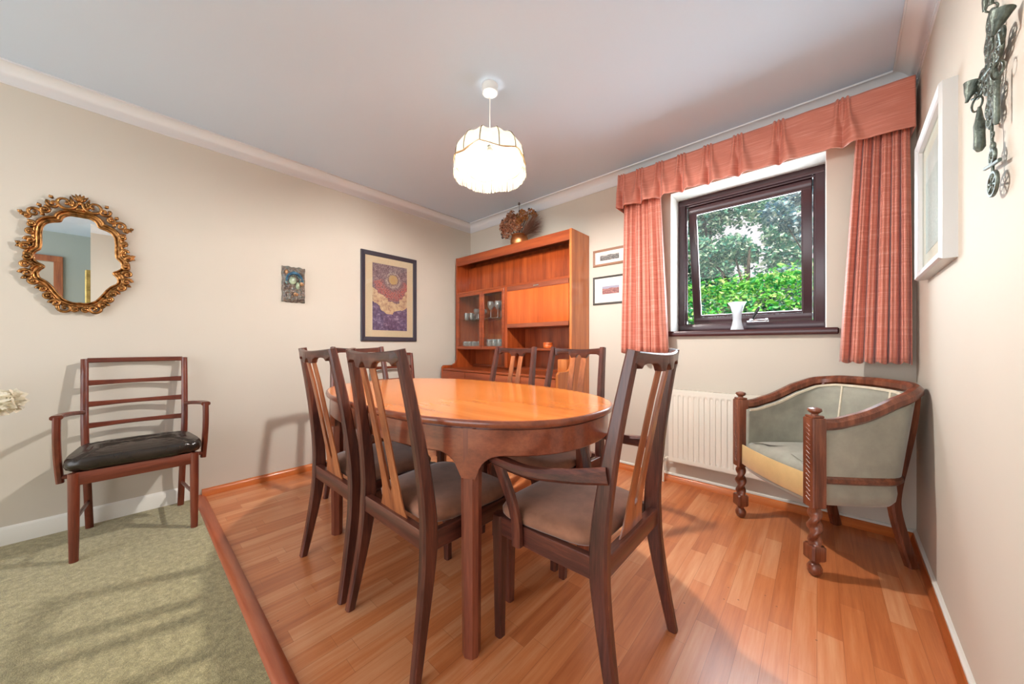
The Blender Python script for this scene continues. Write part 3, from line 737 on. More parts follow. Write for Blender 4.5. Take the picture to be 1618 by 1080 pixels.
# glazed doors
for x0, x1 in ((xa+.004, -2.552), (-2.548, XD-.020)):
    m = MB(); y0, y1 = SYF-.004-oy, SYF+.016-oy
    rect_frame(m, x0-ox, x1-ox, .962, 1.552, y0, y1, .030, .002)
    dr = m.build('glazed_door', 'teak_x', un)
    m = MB(); ub(m, x0+.028, x1-.028, SYF+.004, SYF+.008, .99, 1.524, 0); m.build('glass_pane', 'cab_glass', dr, smooth=0)
m = MB(); ub(m, XD+.022, xb-.004, SYF-.004, SYF+.016, 1.20, 1.550); fl = m.build('drop_flap', 'teak_lt', un)
m = MB(); ub(m, XD+.022, xb-.004, SYF-.008, SYF+.012, 1.510, 1.553); ub(m, XD+.022, xb-.004, SYF-.010, SYF+.012, 1.166, 1.202); m.build('flap_rail', 'apron', fl)
m = MB(); m.bar([(-1.87-ox, SYF-.011-oy, 1.531), (-1.84-ox, SYF-.014-oy, 1.529), (-1.81-ox, SYF-.011-oy, 1.531)], (.006, .010), (0, 1, 0)); m.build('flap_handle', 'chrome', fl)
# base cupboard
m = MB(); ub(m, xa, xb, BYF+.002, SYB-.012, BZ-.02, BZ); m.build('base_top', 'teak_x', un)
m = MB(); ub(m, xa, xb, SYB-.06, SYB-.012, BZ, BZ+.028); m.build('upstand', 'teak_x', un)
m = MB(); ub(m, xa, xb, BYF+.03, SYB-.012, .06, .08); ub(m, xa, xb, BYF+.05, BYF+.07, .0, .06); ub(m, SX0+.01, SX0+.03, BYF+.05, SYB-.01, 0, .062); ub(m, SX1-.03, SX1-.01, BYF+.05, SYB-.01, 0, .062); m.build('plinth', 'teak_x', un)
nd = 4; wd = (xb-xa)/nd
for i in range(nd):
    m = MB(); ub(m, xa+i*wd+.003, xa+(i+1)*wd-.003, BYF, BYF+.018, .085, .575); dr = m.build('base_door', 'teak', un)
    hx_ = xa+i*wd+(wd-.035 if i % 2 == 0 else .035)
    m = MB(); ub(m, hx_-.006, hx_+.006, BYF-.018, BYF, .44, .54, .003); m.build('door_handle', 'teak_x', dr)
    m = MB(); ub(m, xa+i*wd+.003, xa+(i+1)*wd-.003, BYF, BYF+.018, .582, .735); dr = m.build('drawer', 'teak_x', un)
    m = MB(); cx_ = xa+(i+.5)*wd; ub(m, cx_-.06, cx_+.06, BYF-.018, BYF, .652, .664, .003); m.build('drawer_handle', 'teak', dr)

# glasses in the cabinet
def tumbler_prof(r, h):
    return [(r*.8, 0), (r*.82, .002), (r, h*.5), (r*1.05, h), (r*.97, h), (r*.92, h*.5), (r*.7, .006), (.001, .006)]
def wine_prof(r, h):
    return [(r*.85, 0), (r*.85, .003), (.004, .008), (.0035, h*.45), (r*.5, h*.52), (r, h*.72), (r*.9, h), (r*.85, h), (r*.93, h*.72), (r*.4, h*.55), (.001, h*.52)]
def place_glasses(kind, prof, spots, z, words, group):
    base = None
    rows = [[p for p in spots if p[1] < 2.51], [p for p in spots if p[1] >= 2.51]]
    for ri, row in enumerate(rows):
        row.sort(); rn = ('front', 'back')[ri] if rows[0] and rows[1] else ''
        for ci, (x, y) in enumerate(row):
            nm = {1: ['single'], 2: ['left', 'right'], 3: ['left', 'middle', 'right'], 4: ['leftmost', 'second', 'third', 'rightmost']}[len(row)][ci]
            if base is None:
                base = MB().lathe(prof, n=14).build(kind, 'tumbler', smooth=40); o = base
            else:
                o = base.copy(); COL.objects.link(o)
            o.location = (x, y, z); tag(o, words+', '+(nm+' of the '+rn+' row').replace('the  row', 'its row'), 'glass', group)
zl, zu = .9785, 1.2795
place_glasses('tumbler', tumbler_prof(.026, .075), [(-2.88, 2.47), (-2.82, 2.49), (-2.86, 2.56), (-2.79, 2.57)], zu, 'small tumbler, upper shelf behind left glazed door', 'tumblers on the upper cabinet shelf')
place_glasses('wine_glass', wine_prof(.032, .11), [(-2.72, 2.47), (-2.64, 2.47), (-2.68, 2.55)], zu, 'short stemmed glass, upper shelf behind left glazed door', 'stemmed glasses on the upper cabinet shelf')
place_glasses('wine_glass', wine_prof(.036, .17), [(-2.49, 2.46), (-2.40, 2.47), (-2.30, 2.46), (-2.44, 2.56), (-2.35, 2.57), (-2.27, 2.57)], zu, 'tall stemmed glass, upper shelf behind right glazed door', 'tall stemmed glasses on the upper cabinet shelf')
place_glasses('tumbler', tumbler_prof(.032, .065), [(-2.88, 2.46), (-2.81, 2.46), (-2.74, 2.46), (-2.85, 2.54), (-2.78, 2.54), (-2.71, 2.55)], zl, 'low cut tumbler, cabinet floor behind left glazed door', 'low tumblers on the cabinet floor')
place_glasses('tumbler', tumbler_prof(.031, .085), [(-2.50, 2.45), (-2.43, 2.45), (-2.36, 2.45), (-2.29, 2.45), (-2.47, 2.53), (-2.40, 2.53)], zl, 'clear tumbler, cabinet floor behind right glazed door', 'tumblers on the cabinet floor at the right')
place_glasses('wine_glass', wine_prof(.036, .15), [(-2.33, 2.55), (-2.26, 2.54), (-2.30, 2.62), (-2.39, 2.61)], zl, 'stemmed glass, cabinet floor behind right glazed door', 'stemmed glasses on the cabinet floor')
jg = thing('glass_jug', 'clear glass jug beside the low tumblers behind the left glazed door', 'jug', (-2.63, 2.46, zl))
MB().lathe([(.026, 0), (.034, .02), (.036, .05), (.022, .09), (.027, .135), (.024, .135), (.019, .09), (.033, .05), (.03, .02), (.001, .006)], n=16).build('body', 'tumbler', jg, smooth=40)
MB().tube(smoothpath([(.024, 0, .12), (.05, 0, .11), (.055, 0, .07), (.036, 0, .045)], 4), .004, 6).build('handle', 'tumbler', jg)
m = MB(); m.lathe([(.040, 0), (.043, .004), (.044, .03), (.041, .034), (.044, .038), (.042, .05), (.036, .05), (.036, .008), (.001, .007)], n=24)
tag(m.build('wooden_bowl', 'teak_lt', loc=(-1.765, 2.45, .977), smooth=40), 'small round light wood pot on the open shelf of the wall unit', 'pot')
ck = thing('mantel_clock', 'small wooden box clock with dark dial low in the wall unit, behind a chair back', 'clock', (-1.555, 2.40, BZ+.001))
m = MB(); m.box(-.045, .045, -.05, .05, 0, .125, .006); m.build('case', 'teak_side', ck)
Mx = Matrix.Rotation(PI/2, 4, 'X') @ Matrix.Identity(4)
Mx = Matrix.Translation((-.0465, 0, .062)) @ Matrix.Rotation(-PI/2, 4, 'Y')
MB().torus((0, 0, 0), .034, .004, Mx, 24, 8).build('bezel', 'chrome', ck)
MB().lathe([(.033, -.001), (.033, .001)], n=24, mat=Mx).build('dial', 'dark', ck)

# copper pot of dried flowers on the unit
pc = Vector((-2.165, 2.53, UZ+.0005))
m = MB(); m.lathe([(.066, 0), (.078, .012), (.088, .05), (.088, .075), (.078, .10), (.074, .112), (.080, .120), (.074, .120), (.069, .11), (.08, .075), (.06, .01), (.001, .008)], n=28)
cp = m.build('copper_pot', 'copper', loc=tuple(pc), smooth=50); tag(cp, 'round copper pot on top of the wall unit', 'pot')
fl = thing('dried_flower_bunch', 'rust and brown dried flower bunch in the copper pot near the coving', 'dried flowers', (pc.x, pc.y, pc.z+.012))
def petal_mat(nm, cols): M[nm] = leaf_mat(nm, cols, .15)
petal_mat('hydrangea', [srgb(122, 66, 46), srgb(176, 108, 76), srgb(212, 164, 128), srgb(150, 84, 56)])
petal_mat('orange_bloom', [srgb(170, 92, 40), srgb(206, 136, 66), srgb(130, 66, 40), srgb(190, 160, 110)])
petal_mat('dark_pods', [srgb(60, 48, 52), srgb(84, 66, 62)])
petal_mat('brown_grass', [srgb(120, 78, 62), srgb(146, 104, 84), srgb(96, 66, 58)])
heads = []
def clump(name, mat, c, r, n, size, asp=.8):
    c = Vector(c)
    def pos():
        v = Vector((random.gauss(0, 1), random.gauss(0, 1), random.gauss(0, 1))).normalized()*r*random.uniform(.6, 1); return c+v
    heads.append(c); o = leaves(name, mat, n, pos, size, fl, asp); return o
for c, r in [((-.10, -.06, .22), .075), ((-.16, -.02, .26), .05), ((-.06, -.05, .30), .05), ((-.13, -.05, .14), .05), ((-.04, -.09, .17), .05), ((-.02, -.06, .23), .045), ((-.09, -.03, .29), .045), ((.04, -.07, .16), .04), ((-.15, -.06, .20), .05)]: clump('hydrangea_head', 'hydrangea', c, r, 200, .019)
for c, r in [((.035, -.05, .25), .035), ((.09, -.02, .28), .035), ((.07, -.06, .22), .03), ((.15, .0, .30), .03), ((.0, -.02, .29), .03), ((.06, -.03, .31), .03), ((.11, -.04, .24), .03), ((.05, -.08, .20), .03), ((.18, .01, .26), .025)]: clump('orange_flower_head', 'orange_bloom', c, r, 110, .019, .6)
for c in [(-.20, -.03, .29), (-.215, -.02, .22), (-.19, -.05, .15), (.02, -.02, .33), (.0, -.03, .29), (.12, .0, .33), (.03, -.04, .395), (-.17, -.06, .11), (.18, .02, .29)]:
    heads.append(Vector(c)); MB().ball(c, .012, 6, (1, 1, 1.3)).build('seed_pod', 'dark_pods', fl)
m = MB()
for i in range(230):
    a = random.uniform(-.15, .55); L = random.uniform(.15, .27); yy = random.uniform(-.05, .02)
    p0 = Vector((.01, 0, .09)); p1 = p0+Vector((math.cos(a)*L*.55, yy*.5, math.sin(a)*L*.55+.03)); p2 = p0+Vector((math.cos(a)*L, yy, math.sin(a)*L+.04+random.gauss(0, .012)))
    m.tube([p0, p1, p2], [.002, .0018, .0006], 3)
g_ = m.build('feather_grass', 'brown_grass', fl)
m = MB()
for c in heads: m.tube([(0, 0, .02), (c.x*.4, c.y*.4, c.z*.5+.02), tuple(c)], .0018, 4)
m.build('stems', 'dark_pods', fl)

# ---------------------------------------------------------------- pendant lamp
LX, LY = -1.313, 1.29
lp = thing('pendant_lamp', 'cream fringed fabric ceiling lamp hanging lit above the table', 'lamp', (LX, LY, 0))
m = MB(); m.lathe([(.036, H-.046), (.041, H-.042), (.043, H-.001)], n=28); m.build('ceiling_rose', 'white', lp, smooth=40)
m = MB(); m.tube([(0, 0, H-.045), (0, 0, 2.05)], .0032, 8); m.build('flex', 'white', lp)
m = MB(); m.lathe([(.015, 2.01), (.018, 2.015), (.018, 2.05), (.012, 2.065)], n=16); m.build('bulb_holder', 'white', lp)
m = MB(); m.ball((0, 0, 1.975), .030, 12, (1, 1, 1.15)); m.build('bulb', 'bulb', lp, smooth=180)
NP = 12; RB = .186; RZ0 = 1.972
def shade_pt(u, v):
    a = 2*PI*u; ph = (u*NP) % 1.0; q = abs(math.sin(PI*ph))    # 0 at the ribs, 1 mid panel
    rr_ = interp([(0, 1.0), (.25, 1.01), (.5, .97), (.75, .86), (.85, .70), (.93, .42), (1, .10)], v)*RB
    rr_ *= 1-.055*(1-q)*(.3+v)
    z = RZ0+interp([(0, 0), (.25, .035), (.5, .072), (.75, .104), (.85, .122), (.93, .116), (1, .104)], v)
    z += v*.016*abs(math.cos(PI*ph))**3 - v*.006*q
    # swagged lower edge: four swags per turn pair
    sw = abs(math.sin(PI*u*6))
    z += (1-v)**2*(.026*(1-sw))
    return (rr_*math.cos(a), rr_*math.sin(a), z)
m = MB(); m.grid(shade_pt, 144, 14, True); sh = m.build('lamp_shade', 'shade', lp, smooth=60)
m = MB()
for i in range(NP):
    pts = [Vector(shade_pt(i/NP, v/10)) for v in range(11)]; m.tube([p*1.0+Vector((p.x, p.y, 0)).normalized()*.002 for p in pts], .0022, 5)
m.build('shade_ribs', 'fringe', sh)
M['gold_braid'] = plain('gold_braid', (.30, .17, .07), .6, 0, .2, 90)
P = [Vector(shade_pt(k/144, 0)) for k in range(145)]
m = MB(); m.bar([p+Vector((p.x, p.y, 0)).normalized()*.003 for p in P], (.005, .012), (0, 0, 1), .2)
m.build('gold_braid_trim', 'gold_braid', sh)
m = MB()
for k in range(280):
    u = k/280; p = Vector(shade_pt(u, 0)); o_ = Vector((p.x, p.y, 0)).normalized()*.005
    L = p.z-(RZ0-.058)+.012*abs(math.sin(PI*u*6))+random.uniform(-.004, .004)
    j = Vector((random.gauss(0, .002), random.gauss(0, .002), 0))
    a_ = p+o_; m.bar([a_, a_+Vector((0, 0, -L*.5))+j*.5, a_+Vector((0, 0, -L))+j], (.0011, .0011), (1, 0, 0), .2)
fr = m.build('fringe', 'fringe', lp); fr['kind'] = 'stuff'

# ---------------------------------------------------------------- curtains
vl = thing('curtain_valance', 'coral pinch pleated valance across the top of the window', 'valance', (0, 0, 0))
VX0, VX1 = -1.146, .352
PL = [-1.115, -.975, -.835, -.69, -.53, -.365, -.165, .10]
def vfun(u, v):
    x = lerp(VX0, VX1, u); t = v     # t=0 top
    y = 2.512
    edges = [VX0-.02]+PL+[VX1+.02]
    for a_, b_ in zip(edges, edges[1:]):      # cloth billows between the pleats, more towards the hem
        if a_ <= x <= b_:
            q = (x-a_)/(b_-a_); y -= (.006+.026*max(0, t-.25))*math.sin(PI*q)**.8
    for i, p in enumerate(PL):
        dx = x-p
        k = max(0, 1-t*1.7)
        for q in (-.019, 0, .019): y -= .020*k**.5*math.exp(-((dx-q*(1+t))/.0060)**2) if k > 0 else 0
        if t > .22:
            a = min(1, (t-.22)/.4)
            wd_ = .013+.016*t
            y -= a*(.030*math.exp(-((dx-.036*t-.008)/wd_)**2)+.016*math.exp(-((dx+.034*t+.006)/wd_)**2))
            y += a*.016*math.exp(-((dx-.004)/(.010+.006*t))**2)
    y += .003*pnoise(Vector((x*14, t*3, 0)))+.004*t*pnoise(Vector((x*5, t*5, 4)))
    z = 2.300-.250*t
    if t < .02: z += .004*sum(math.exp(-((x-p)/.03)**2) for p in PL)
    return (x, y, z)
m = MB(); m.grid(vfun, 420, 18)
for s_, xx in ((0, VX0), (1, VX1)):
    m.grid(lambda u, v: (xx, lerp(vfun(s_, v)[1], 2.655, u), vfun(s_, v)[2]), 6, 18)
m.build('valance_cloth', 'curtain', vl, smooth=180, solid=.003)
m = MB(); m.box(VX0+.01, VX1-.01, 2.535, 2.655, 2.262, 2.278, .002); m.build('pelmet_board', 'white', vl)
tr = MB(); tr.box(-1.13, .355, 2.582, 2.602, 2.215, 2.245, .003)
for x in (-1.0, -.4, .2): tr.box(x-.01, x+.01, 2.60, YB-.001, 2.222, 2.238, .002)
tag(tr.build('curtain_track', 'white'), 'white curtain track behind the valance', 'curtain track')
def curtain(label, x0t, x1t, x0b, x1b, z0, z1, folds, seed, amp=.030):
    rnd = random.Random(seed); ph = [rnd.uniform(-.6, .6) for _ in range(folds+3)]
    am = [rnd.uniform(.8, 1.1) for _ in range(folds+3)]
    def f(u, v):
        t = v; xa_ = lerp(x0t, x0b, t); xb_ = lerp(x1t, x1b, t)
        x = lerp(xa_, xb_, u)
        w_ = u*folds; i = int(w_); fr_ = w_-i
        a = lerp(am[i], am[i+1], fr_); p_ = lerp(ph[i], ph[i+1], fr_)
        s_ = math.sin(2*PI*w_+p_+.5*math.sin(2.2*t+i))
        y = 2.595-amp*2*a*(.6+.4*t)*abs(math.sin(PI*w_+p_*.4+.25*math.sin(2.2*t+i)))**.55+.004*math.sin(7*PI*w_)
        x += .006*math.cos(2*PI*w_+p_)*a
        z = lerp(z0, z1, t)+(.006*math.sin(6*w_) if t > .98 else 0)
        return (max(-1.152, min(x, .347)), y, z)
    m = MB(); m.grid(f, folds*22, 26)
    o = m.build('curtain', 'curtain', smooth=180, solid=.003)
    return tag(o, label, 'curtain')
curtain('narrow coral curtain gathered at the left of the window', -1.125, -.86, -1.148, -.800, 2.212,   .945, 6, 3, .034)
curtain('wide coral curtain gathered at the right of the window by the corner', .155, .338, .085, .345, 2.212, .912, 6, 8, .036)

# vase on the sill
m = MB()
vp = [(.036, 0), (.038, .004), (.030, .035), (.024, .07), (.026, .11), (.040, .165), (.052, .188), (.049, .188), (.036, .16), (.021, .11), (.019, .07), (.022, .03), (.001, .02)]
m.lathe(vp, n=36, mod=lambda a, z: 1+.03*math.cos(12*a+z*90))
tag(m.build('crystal_vase', 'crystal', loc=(-.405, 2.745, 1.1045), smooth=20), 'hourglass cut crystal vase on the window sill', 'vase')

# ---------------------------------------------------------------- radiator
RX0, RX1, RZ0_, RZ1_ = -.80, -.14, .165, .685
rd = thing('radiator', 'cream panel radiator under the window', 'radiator', (0, 0, 0))
def radf(u, v):
    x = lerp(RX0, RX1, u); z = lerp(RZ0_+.008, RZ1_-.012, v)
    k = (x-RX0)/.0333; ph = k % 1
    e_ = min(1, max(0, (z-RZ0_-.035)/.02))*min(1, max(0, (RZ1_-.04-z)/.02))
    if x < RX0+.03 or x > RX1-.03: e_ = 0
    y = 2.592+.010*e_*(1 if ph < .38 else (0 if ph > .5 and ph < .9 else .5))
    return (x, y, z)
m = MB(); m.grid(radf, 324, 40); m.box(RX0, RX1, 2.596, 2.606, RZ0_, RZ1_, .002); m.build('front_panel', 'radiator', rd, smooth=30)
m = MB(); m.box(RX0, RX1, 2.634, 2.646, RZ0_, RZ1_, .002); m.build('rear_panel', 'radiator', rd)
m = MB(); m.box(RX0+.01, RX1-.01, 2.60, 2.642, RZ1_-.012, RZ1_, .002)
for i in range(20): m.box(RX0+.03+i*.03, RX0+.04+i*.03, 2.606, 2.634, RZ1_, RZ1_+.002)
m.build('top_grille', 'radiator', rd)
m = MB()
for x in (RX0+.12, RX1-.12): m.box(x-.015, x+.015, 2.644, YB-.002, RZ0_+.1, RZ1_-.1, .002)
m.build('bracket', 'radiator', rd)
m = MB(); m.tube([(RX0+.02, 2.62, RZ0_+.02), (RX0-.02, 2.62, RZ0_+.02), (RX0-.046, 2.62, RZ0_), (RX0-.046, 2.62, .0)], .0075, 8); m.lathe([(.012, -.02), (.014, 0), (.012, .02)], (RX0-.046, 2.62, RZ0_+.01)); m.build('pipe', 'radiator', rd)
if 0: m.tube([(RX1-.02, 2.62, RZ0_+.02), (RX1+.02, 2.62, RZ0_+.02), (RX1+.03, 2.62, RZ0_), (RX1+.03, 2.62, .0)], .0075, 8); m.build('pipe', 'radiator', rd)

# ---------------------------------------------------------------- tub chair
tc_ = thing('tub_chair', 'carved oak tub chair in grey green velvet by the radiator corner', 'armchair', (.012, 2.338, 0), math.atan2(.765, .644)+PI)
# local +Y must face (-.765,-.644)
tc_.rotation_euler = (0, 0, math.atan2(-.644, -.765)-PI/2)
plan = smoothpath([(-.25, .235, 0), (-.264, .12, 0), (-.274, -.02, 0), (-.268, -.14, 0), (-.212, -.226, 0), (-.11, -.262, 0), (0, -.270, 0), (.11, -.262, 0), (.205, -.222, 0), (.254, -.14, 0), (.264, -.02, 0), (.262, .12, 0), (.25, .235, 0)], 6)
NPN = len(plan)
def rz_(t):   # rail height along the U
    q = abs(t-.5)*2
    return interp([(0, .815), (.25, .812), (.45, .795), (.6, .755), (.75, .695), (.88, .662), (1, .655)], q)
def plan_at(t, off=0, scale=1):
    k = t*(NPN-1); i = min(int(k), NPN-2); p = plan[i].lerp(plan[i+1], k-i)
    d_ = (plan[i+1]-plan[i]).normalized(); n_ = Vector((-d_.y, d_.x, 0))  # outward? fixed below
    if n_.dot(Vector((0, -.02, 0))-p) > 0: n_ = -n_
    return p*1.0+n_*off
P = []; S = []
for i in range(61):
    t = i/60; p = plan_at(t, .004); p.z = rz_(t); P.append(p); S.append((.048, .046))
MB().bar(P, S, (0, 0, 1), .3).build('arm_rail', 'oak', tc_, smooth=40)
def panel(off, zlo, dz, narrow):
    def f(u, v):
        t = lerp(.008, .992, u); p = plan_at(t, off-narrow*(1-v)); z = lerp(zlo, rz_(t)-dz, v)
        # lower edge sits closer in than the rail (raked back)
        q = 1-abs(t-.5)*2; p = p+Vector((0, (1-v)*.05*min(1, q*1.6), 0)); p.z = z; return p
    return f
m = MB(); m.grid(panel(.0, .405, .018, .012), 72, 8); m.build('outer_panel', 'velvet', tc_, smooth=180, solid=.010)
m = MB(); m.grid(lambda u, v: Vector(panel(-.026, .40, .022, .0)(u, v))+Vector((0, 0, 0)), 72, 8)
m.build('inner_panel', 'velvet', tc_, smooth=180, solid=.022)
def edge(off, dz): return [Vector((*plan_at(lerp(.02, .98, i/60), off).xy, rz_(lerp(.02, .98, i/60))-dz)) for i in range(61)]
MB().bar(edge(-.040, .026), (.012, .006), (0, 0, 1), .2).build('braid_trim', 'braid', tc_)
for t in (.40, .60):
    pp = plan_at(t, -.044); pp2 = plan_at(t, -.040); MB().bar([(pp.x, pp.y+.04, .42), (pp2.x, pp2.y, rz_(t)-.03)], (.010, .006), (1, 0, 0), .2).build('back_seam', 'braid', tc_)
for s in (-1, 1):
    m = MB(); m.bar([(s*.222, .215, .43), (s*.222, .215, .635)], (.010, .006), (1, 0, 0)); m.build('front_seam', 'braid', tc_)
# lower show-wood rail
P = []
for i in range(41):
    t = lerp(0, 1, i/40); p = plan_at(t, -.012); q = 1-abs(t-.5)*2; p = p+Vector((0, .05*min(1, q*1.6), 0)); p.z = .414; P.append(p)
MB().bar(P, (.034, .030), (0, 0, 1), .3).build('seat_rail', 'oak_x', tc_, smooth=40)
# seat box + seat
def seat_ring(off, z, fy=0):
    R_ = []
    for i in range(37):
        t = i/36; p = plan_at(lerp(.01, .99, t), -.03-off); q = 1-abs(t-.5)*2; p = p+Vector((0, .05*min(1, q*1.6), 0)); R_.append((p.x, p.y, z))
    for k in range(1, 12):
        s_ = k/12; x = lerp(R_[36][0], R_[0][0], s_); R_.append((x, .235+.018*math.sin(PI*s_)-off*.7+fy, z))
    return R_
m = MB(); m.loft([seat_ring(.03, .286), seat_ring(.004, .294), seat_ring(-.010, .315), seat_ring(-.014, .345), seat_ring(-.010, .395), seat_ring(.0, .402)]); m.build('seat_box', 'velvet', tc_, smooth=50)
m = MB(); m.loft([seat_ring(.012, .39), seat_ring(.002, .418), seat_ring(.010, .438), seat_ring(.035, .454), seat_ring(.08, .466), seat_ring(.12, .471), seat_ring(.16, .474)]); m.build('seat_cushion', 'velvet', tc_, smooth=60)
m = MB(); P = [(lerp(.222, -.222, k/16), .246+.018*math.sin(PI*k/16), .376) for k in range(17)]
m.bar(P, (.112, .006), (0, 0, 1), .3); m.build('front_band', 'velvet_edge', tc_, smooth=50)
for s in (-1, 1):
    X, Y = s*.252, .238
    m = MB(); m.box(X-.029, X+.029, Y-.029, Y+.029, .300, .688, .004); m.box(X-.024, X+.024, Y-.024, Y+.024, .688, .698, .003)
    m.box(X-.030, X+.030, Y-.030, Y+.030, .070, .135, .007)
    # rope carving on the front faces
    for fx, fy, nx_, ny_ in ((0, .0265, 1, 0),):
        for k in range(17):
            z = .335+k*.020; a = .010
            m.bar([(X+fx-nx_*a, Y+fy-ny_*a, z-.007), (X+fx, Y+fy, z), (X+fx+nx_*a, Y+fy+ny_*a, z+.007)], (.008, .008), (0, 0, 1), .3)
    m.lathe([(.014, .698), (.012, .704), (.020, .710), (.026, .718), (.024, .727), (.010, .732)], (X, Y, 0), 16)
    po = m.build('front_post', 'oak', tc_)
    m = MB()
    rings = []
    for k in range(41):
        z = .135+.165*k/40; tw = k/40*2*PI*1.35; base = .0185+.004*math.sin(PI*k/40)
        if k in (0, 40): base = .021
        rings.append([(X+(base*(1+.28*math.cos(2*(a-tw))))*math.cos(a), Y+(base*(1+.28*math.cos(2*(a-tw))))*math.sin(a), z) for a in [2*PI*j/20 for j in range(20)]])
    m.loft(rings)
    m.lathe([(.010, 0), (.020, .006), (.027, .022), (.027, .036), (.020, .050), (.013, .056), (.018, .062), (.022, .071)], (X, Y, 0), 20)
    m.build('turned_leg', 'oak', tc_, smooth=50)
    P = smoothpath([(s*.186, -.246, 0), (s*.180, -.212, .12), (s*.176, -.180, .26), (s*.184, -.176, .36), (s*.200, -.190, .50), (s*.216, -.206, .66), (s*.222, -.212, .79)], 4)
    MB().bar(P, [(.034, .044)]*len(P), (1, 0, 0), .2).build('rear_leg', 'oak', tc_, smooth=40)

# ---------------------------------------------------------------- ladderback chairs by the left wall
def make_ladder(name, label, arms):
    """faces local +Y, back at -Y"""
    t = thing(name, label, 'armchair' if arms else 'chair')
    for s in (-1, 1):
        P = smoothpath([(s*.180, -.215, 0), (s*.184, -.190, .18), (s*.190, -.170, .40), (s*.194, -.172, .55), (s*.196, -.195, .75), (s*.197, -.222, .925)], 4)
        MB().bar(P, [(lerp(.030, .028, i/len(P)), .030 if i < 3 else (.040 if i < 14 else .028)) for i in range(len(P))], (1, 0, 0), .3).build('back_post', 'lad_z', t, smooth=45)
    for s in (-1, 1):
        X = s*.205
        m = MB(); m.bar([(X, .205, 0), (X, .205, .2), (X, .205, .41)], [(.030, .030), (.036, .036), (.038, .038)], (1, 0, 0), round_=True, n=14); m.build('front_leg', 'lad_z', t, smooth=60)
        MB().bar([(X, .20, .185), (s*.183, -.19, .15)], (.012, .020), (1, 0, 0), .3).build('side_stretcher', 'lad_x', t)
    m = MB(); m.box(-.20, .20, .192, .216, .352, .412, .003); m.build('front_rail', 'lad_x', t)
    m = MB(); m.box(-.185, .185, -.178, -.158, .36, .41, .003); m.build('back_rail', 'lad_x', t)
    for s in (-1, 1):
        MB().bar([(s*.190, -.16, .385), (s*.203, .20, .382)], (.022, .052), (1, 0, 0), .1).build('side_rail', 'lad_x', t)
    def rung(z, y, h, top=False):
        P = []; S = []
        for i in range(17):
            u = i/16; x = lerp(-.188, .188, u); c_ = math.sin(PI*u)
            P.append((x, y-.026*c_, z)); S.append((h*(1-.28*c_) if not top else h, .015 if not top else .022))
        return MB().bar(P, S, (0, 0, 1), .25)
    rung(.918, -.222, .026, True).build('top_rail', 'lad_x', t, smooth=40)
    for z, y in ((.795, -.203), (.680, -.187), (.565, -.175)): rung(z, y, .030).build('ladder_slat', 'lad_x', t, smooth=40)
    # buttoned leather cushion
    m = MB(); BT = [(-.10, .03), (0, .02), (.10, .03), (-.05, -.07), (.05, -.07)]
    def top(x, y, edge_):
        z = .492-.018*edge_**3
        for bx, by in BT: z -= .030*math.exp(-((x-bx)**2+(y-by)**2)/.0009)
        for (ax_, ay_), (bx_, by_) in zip(BT, BT[1:3]): pass
        for i_ in range(2): z -= .012*math.exp(-((y-(.03 if i_ else -.07)-.012*math.cos(x*31*2))/.010)**2)*(1 if abs(x) < .17 else 0)
        z -= .010*math.exp(-(((abs(x)-.10)-.5*(abs(y+.02)-.05))/.008)**2)*(1 if abs(y) > .05 else 0)
        z += .0025*pnoise(Vector((x*45, y*45, 2)))
        return z
    rings = []
    NN = 120
    def ring(sc, z=None, zoff=0):
        pts = []
        for k in range(NN):
            a = 2*PI*k/NN; c_, s_ = math.cos(a), math.sin(a); X = math.copysign(abs(c_)**.33, c_); Y = math.copysign(abs(s_)**.33, s_)
            hw = lerp(.205, .250, (Y+1)/2)*sc; x = hw*X; y = .03+.205*sc*Y
            pts.append((x, y, top(x, y, sc) if z is None else z+zoff+.003*math.sin(14*a)))
        return pts
    m.loft([ring(.90, .413), ring(.97, .424), ring(1.0, .442), ring(.99, .460), ring(.96)]+[ring(.96*(1-i/30)+.003) for i in range(1, 31)])
    m.build('leather_cushion', 'leather', t, smooth=80)
    if arms:
        for s in (-1, 1):
            P = smoothpath([(s*.198, -.172, .640), (s*.225, -.08, .652), (s*.250, .06, .664), (s*.256, .16, .670), (s*.256, .180, .670)], 5)
            ar = MB().bar(P, [(lerp(.018, .040, i/len(P)), .020) for i in range(len(P))], (1, 0, 0), .25).build('armrest', 'lad_x', t, smooth=40)
            P = smoothpath([(s*.256, .163, .672), (s*.257, .161, .58), (s*.256, .14, .48), (s*.253, .12, .40), (s*.250, .118, .355)], 4)
            MB().bar(P, [(.024, lerp(.042, .034, i/len(P))) for i in range(len(P))], (1, 0, 0), .25).build('arm_support', 'lad_z', t, smooth=40)
            MB().bar([(s*.20, .125, .382), (s*.255, .125, .382)], (.02, .02), (0, 0, 1)).build('arm_block', 'lad_x', t)
    return t
la = make_ladder('ladderback_armchair', 'ladder back armchair with buttoned black leather seat on the green carpet by the left wall', True)
la.location = (-2.768, .030, .001); la.rotation_euler = (0, 0, -PI/2)
lb = make_ladder('ladderback_chair', 'ladder back chair against the left wall beyond the table, below the large dark framed picture', False)
lb.location = (-2.768, 1.652, 0); lb.rotation_euler = (0, 0, -PI/2)

# ---------------------------------------------------------------- mirror
mr = thing('gilt_mirror', 'ornate gilt cartouche mirror on the left wall above the armchair', 'mirror', (XL, -.185, 1.49))
F0 = (-math.sin(math.radians(41.8)), math.cos(math.radians(41.8))); R0_ = (math.cos(math.radians(41.8)), math.sin(math.radians(41.8)))
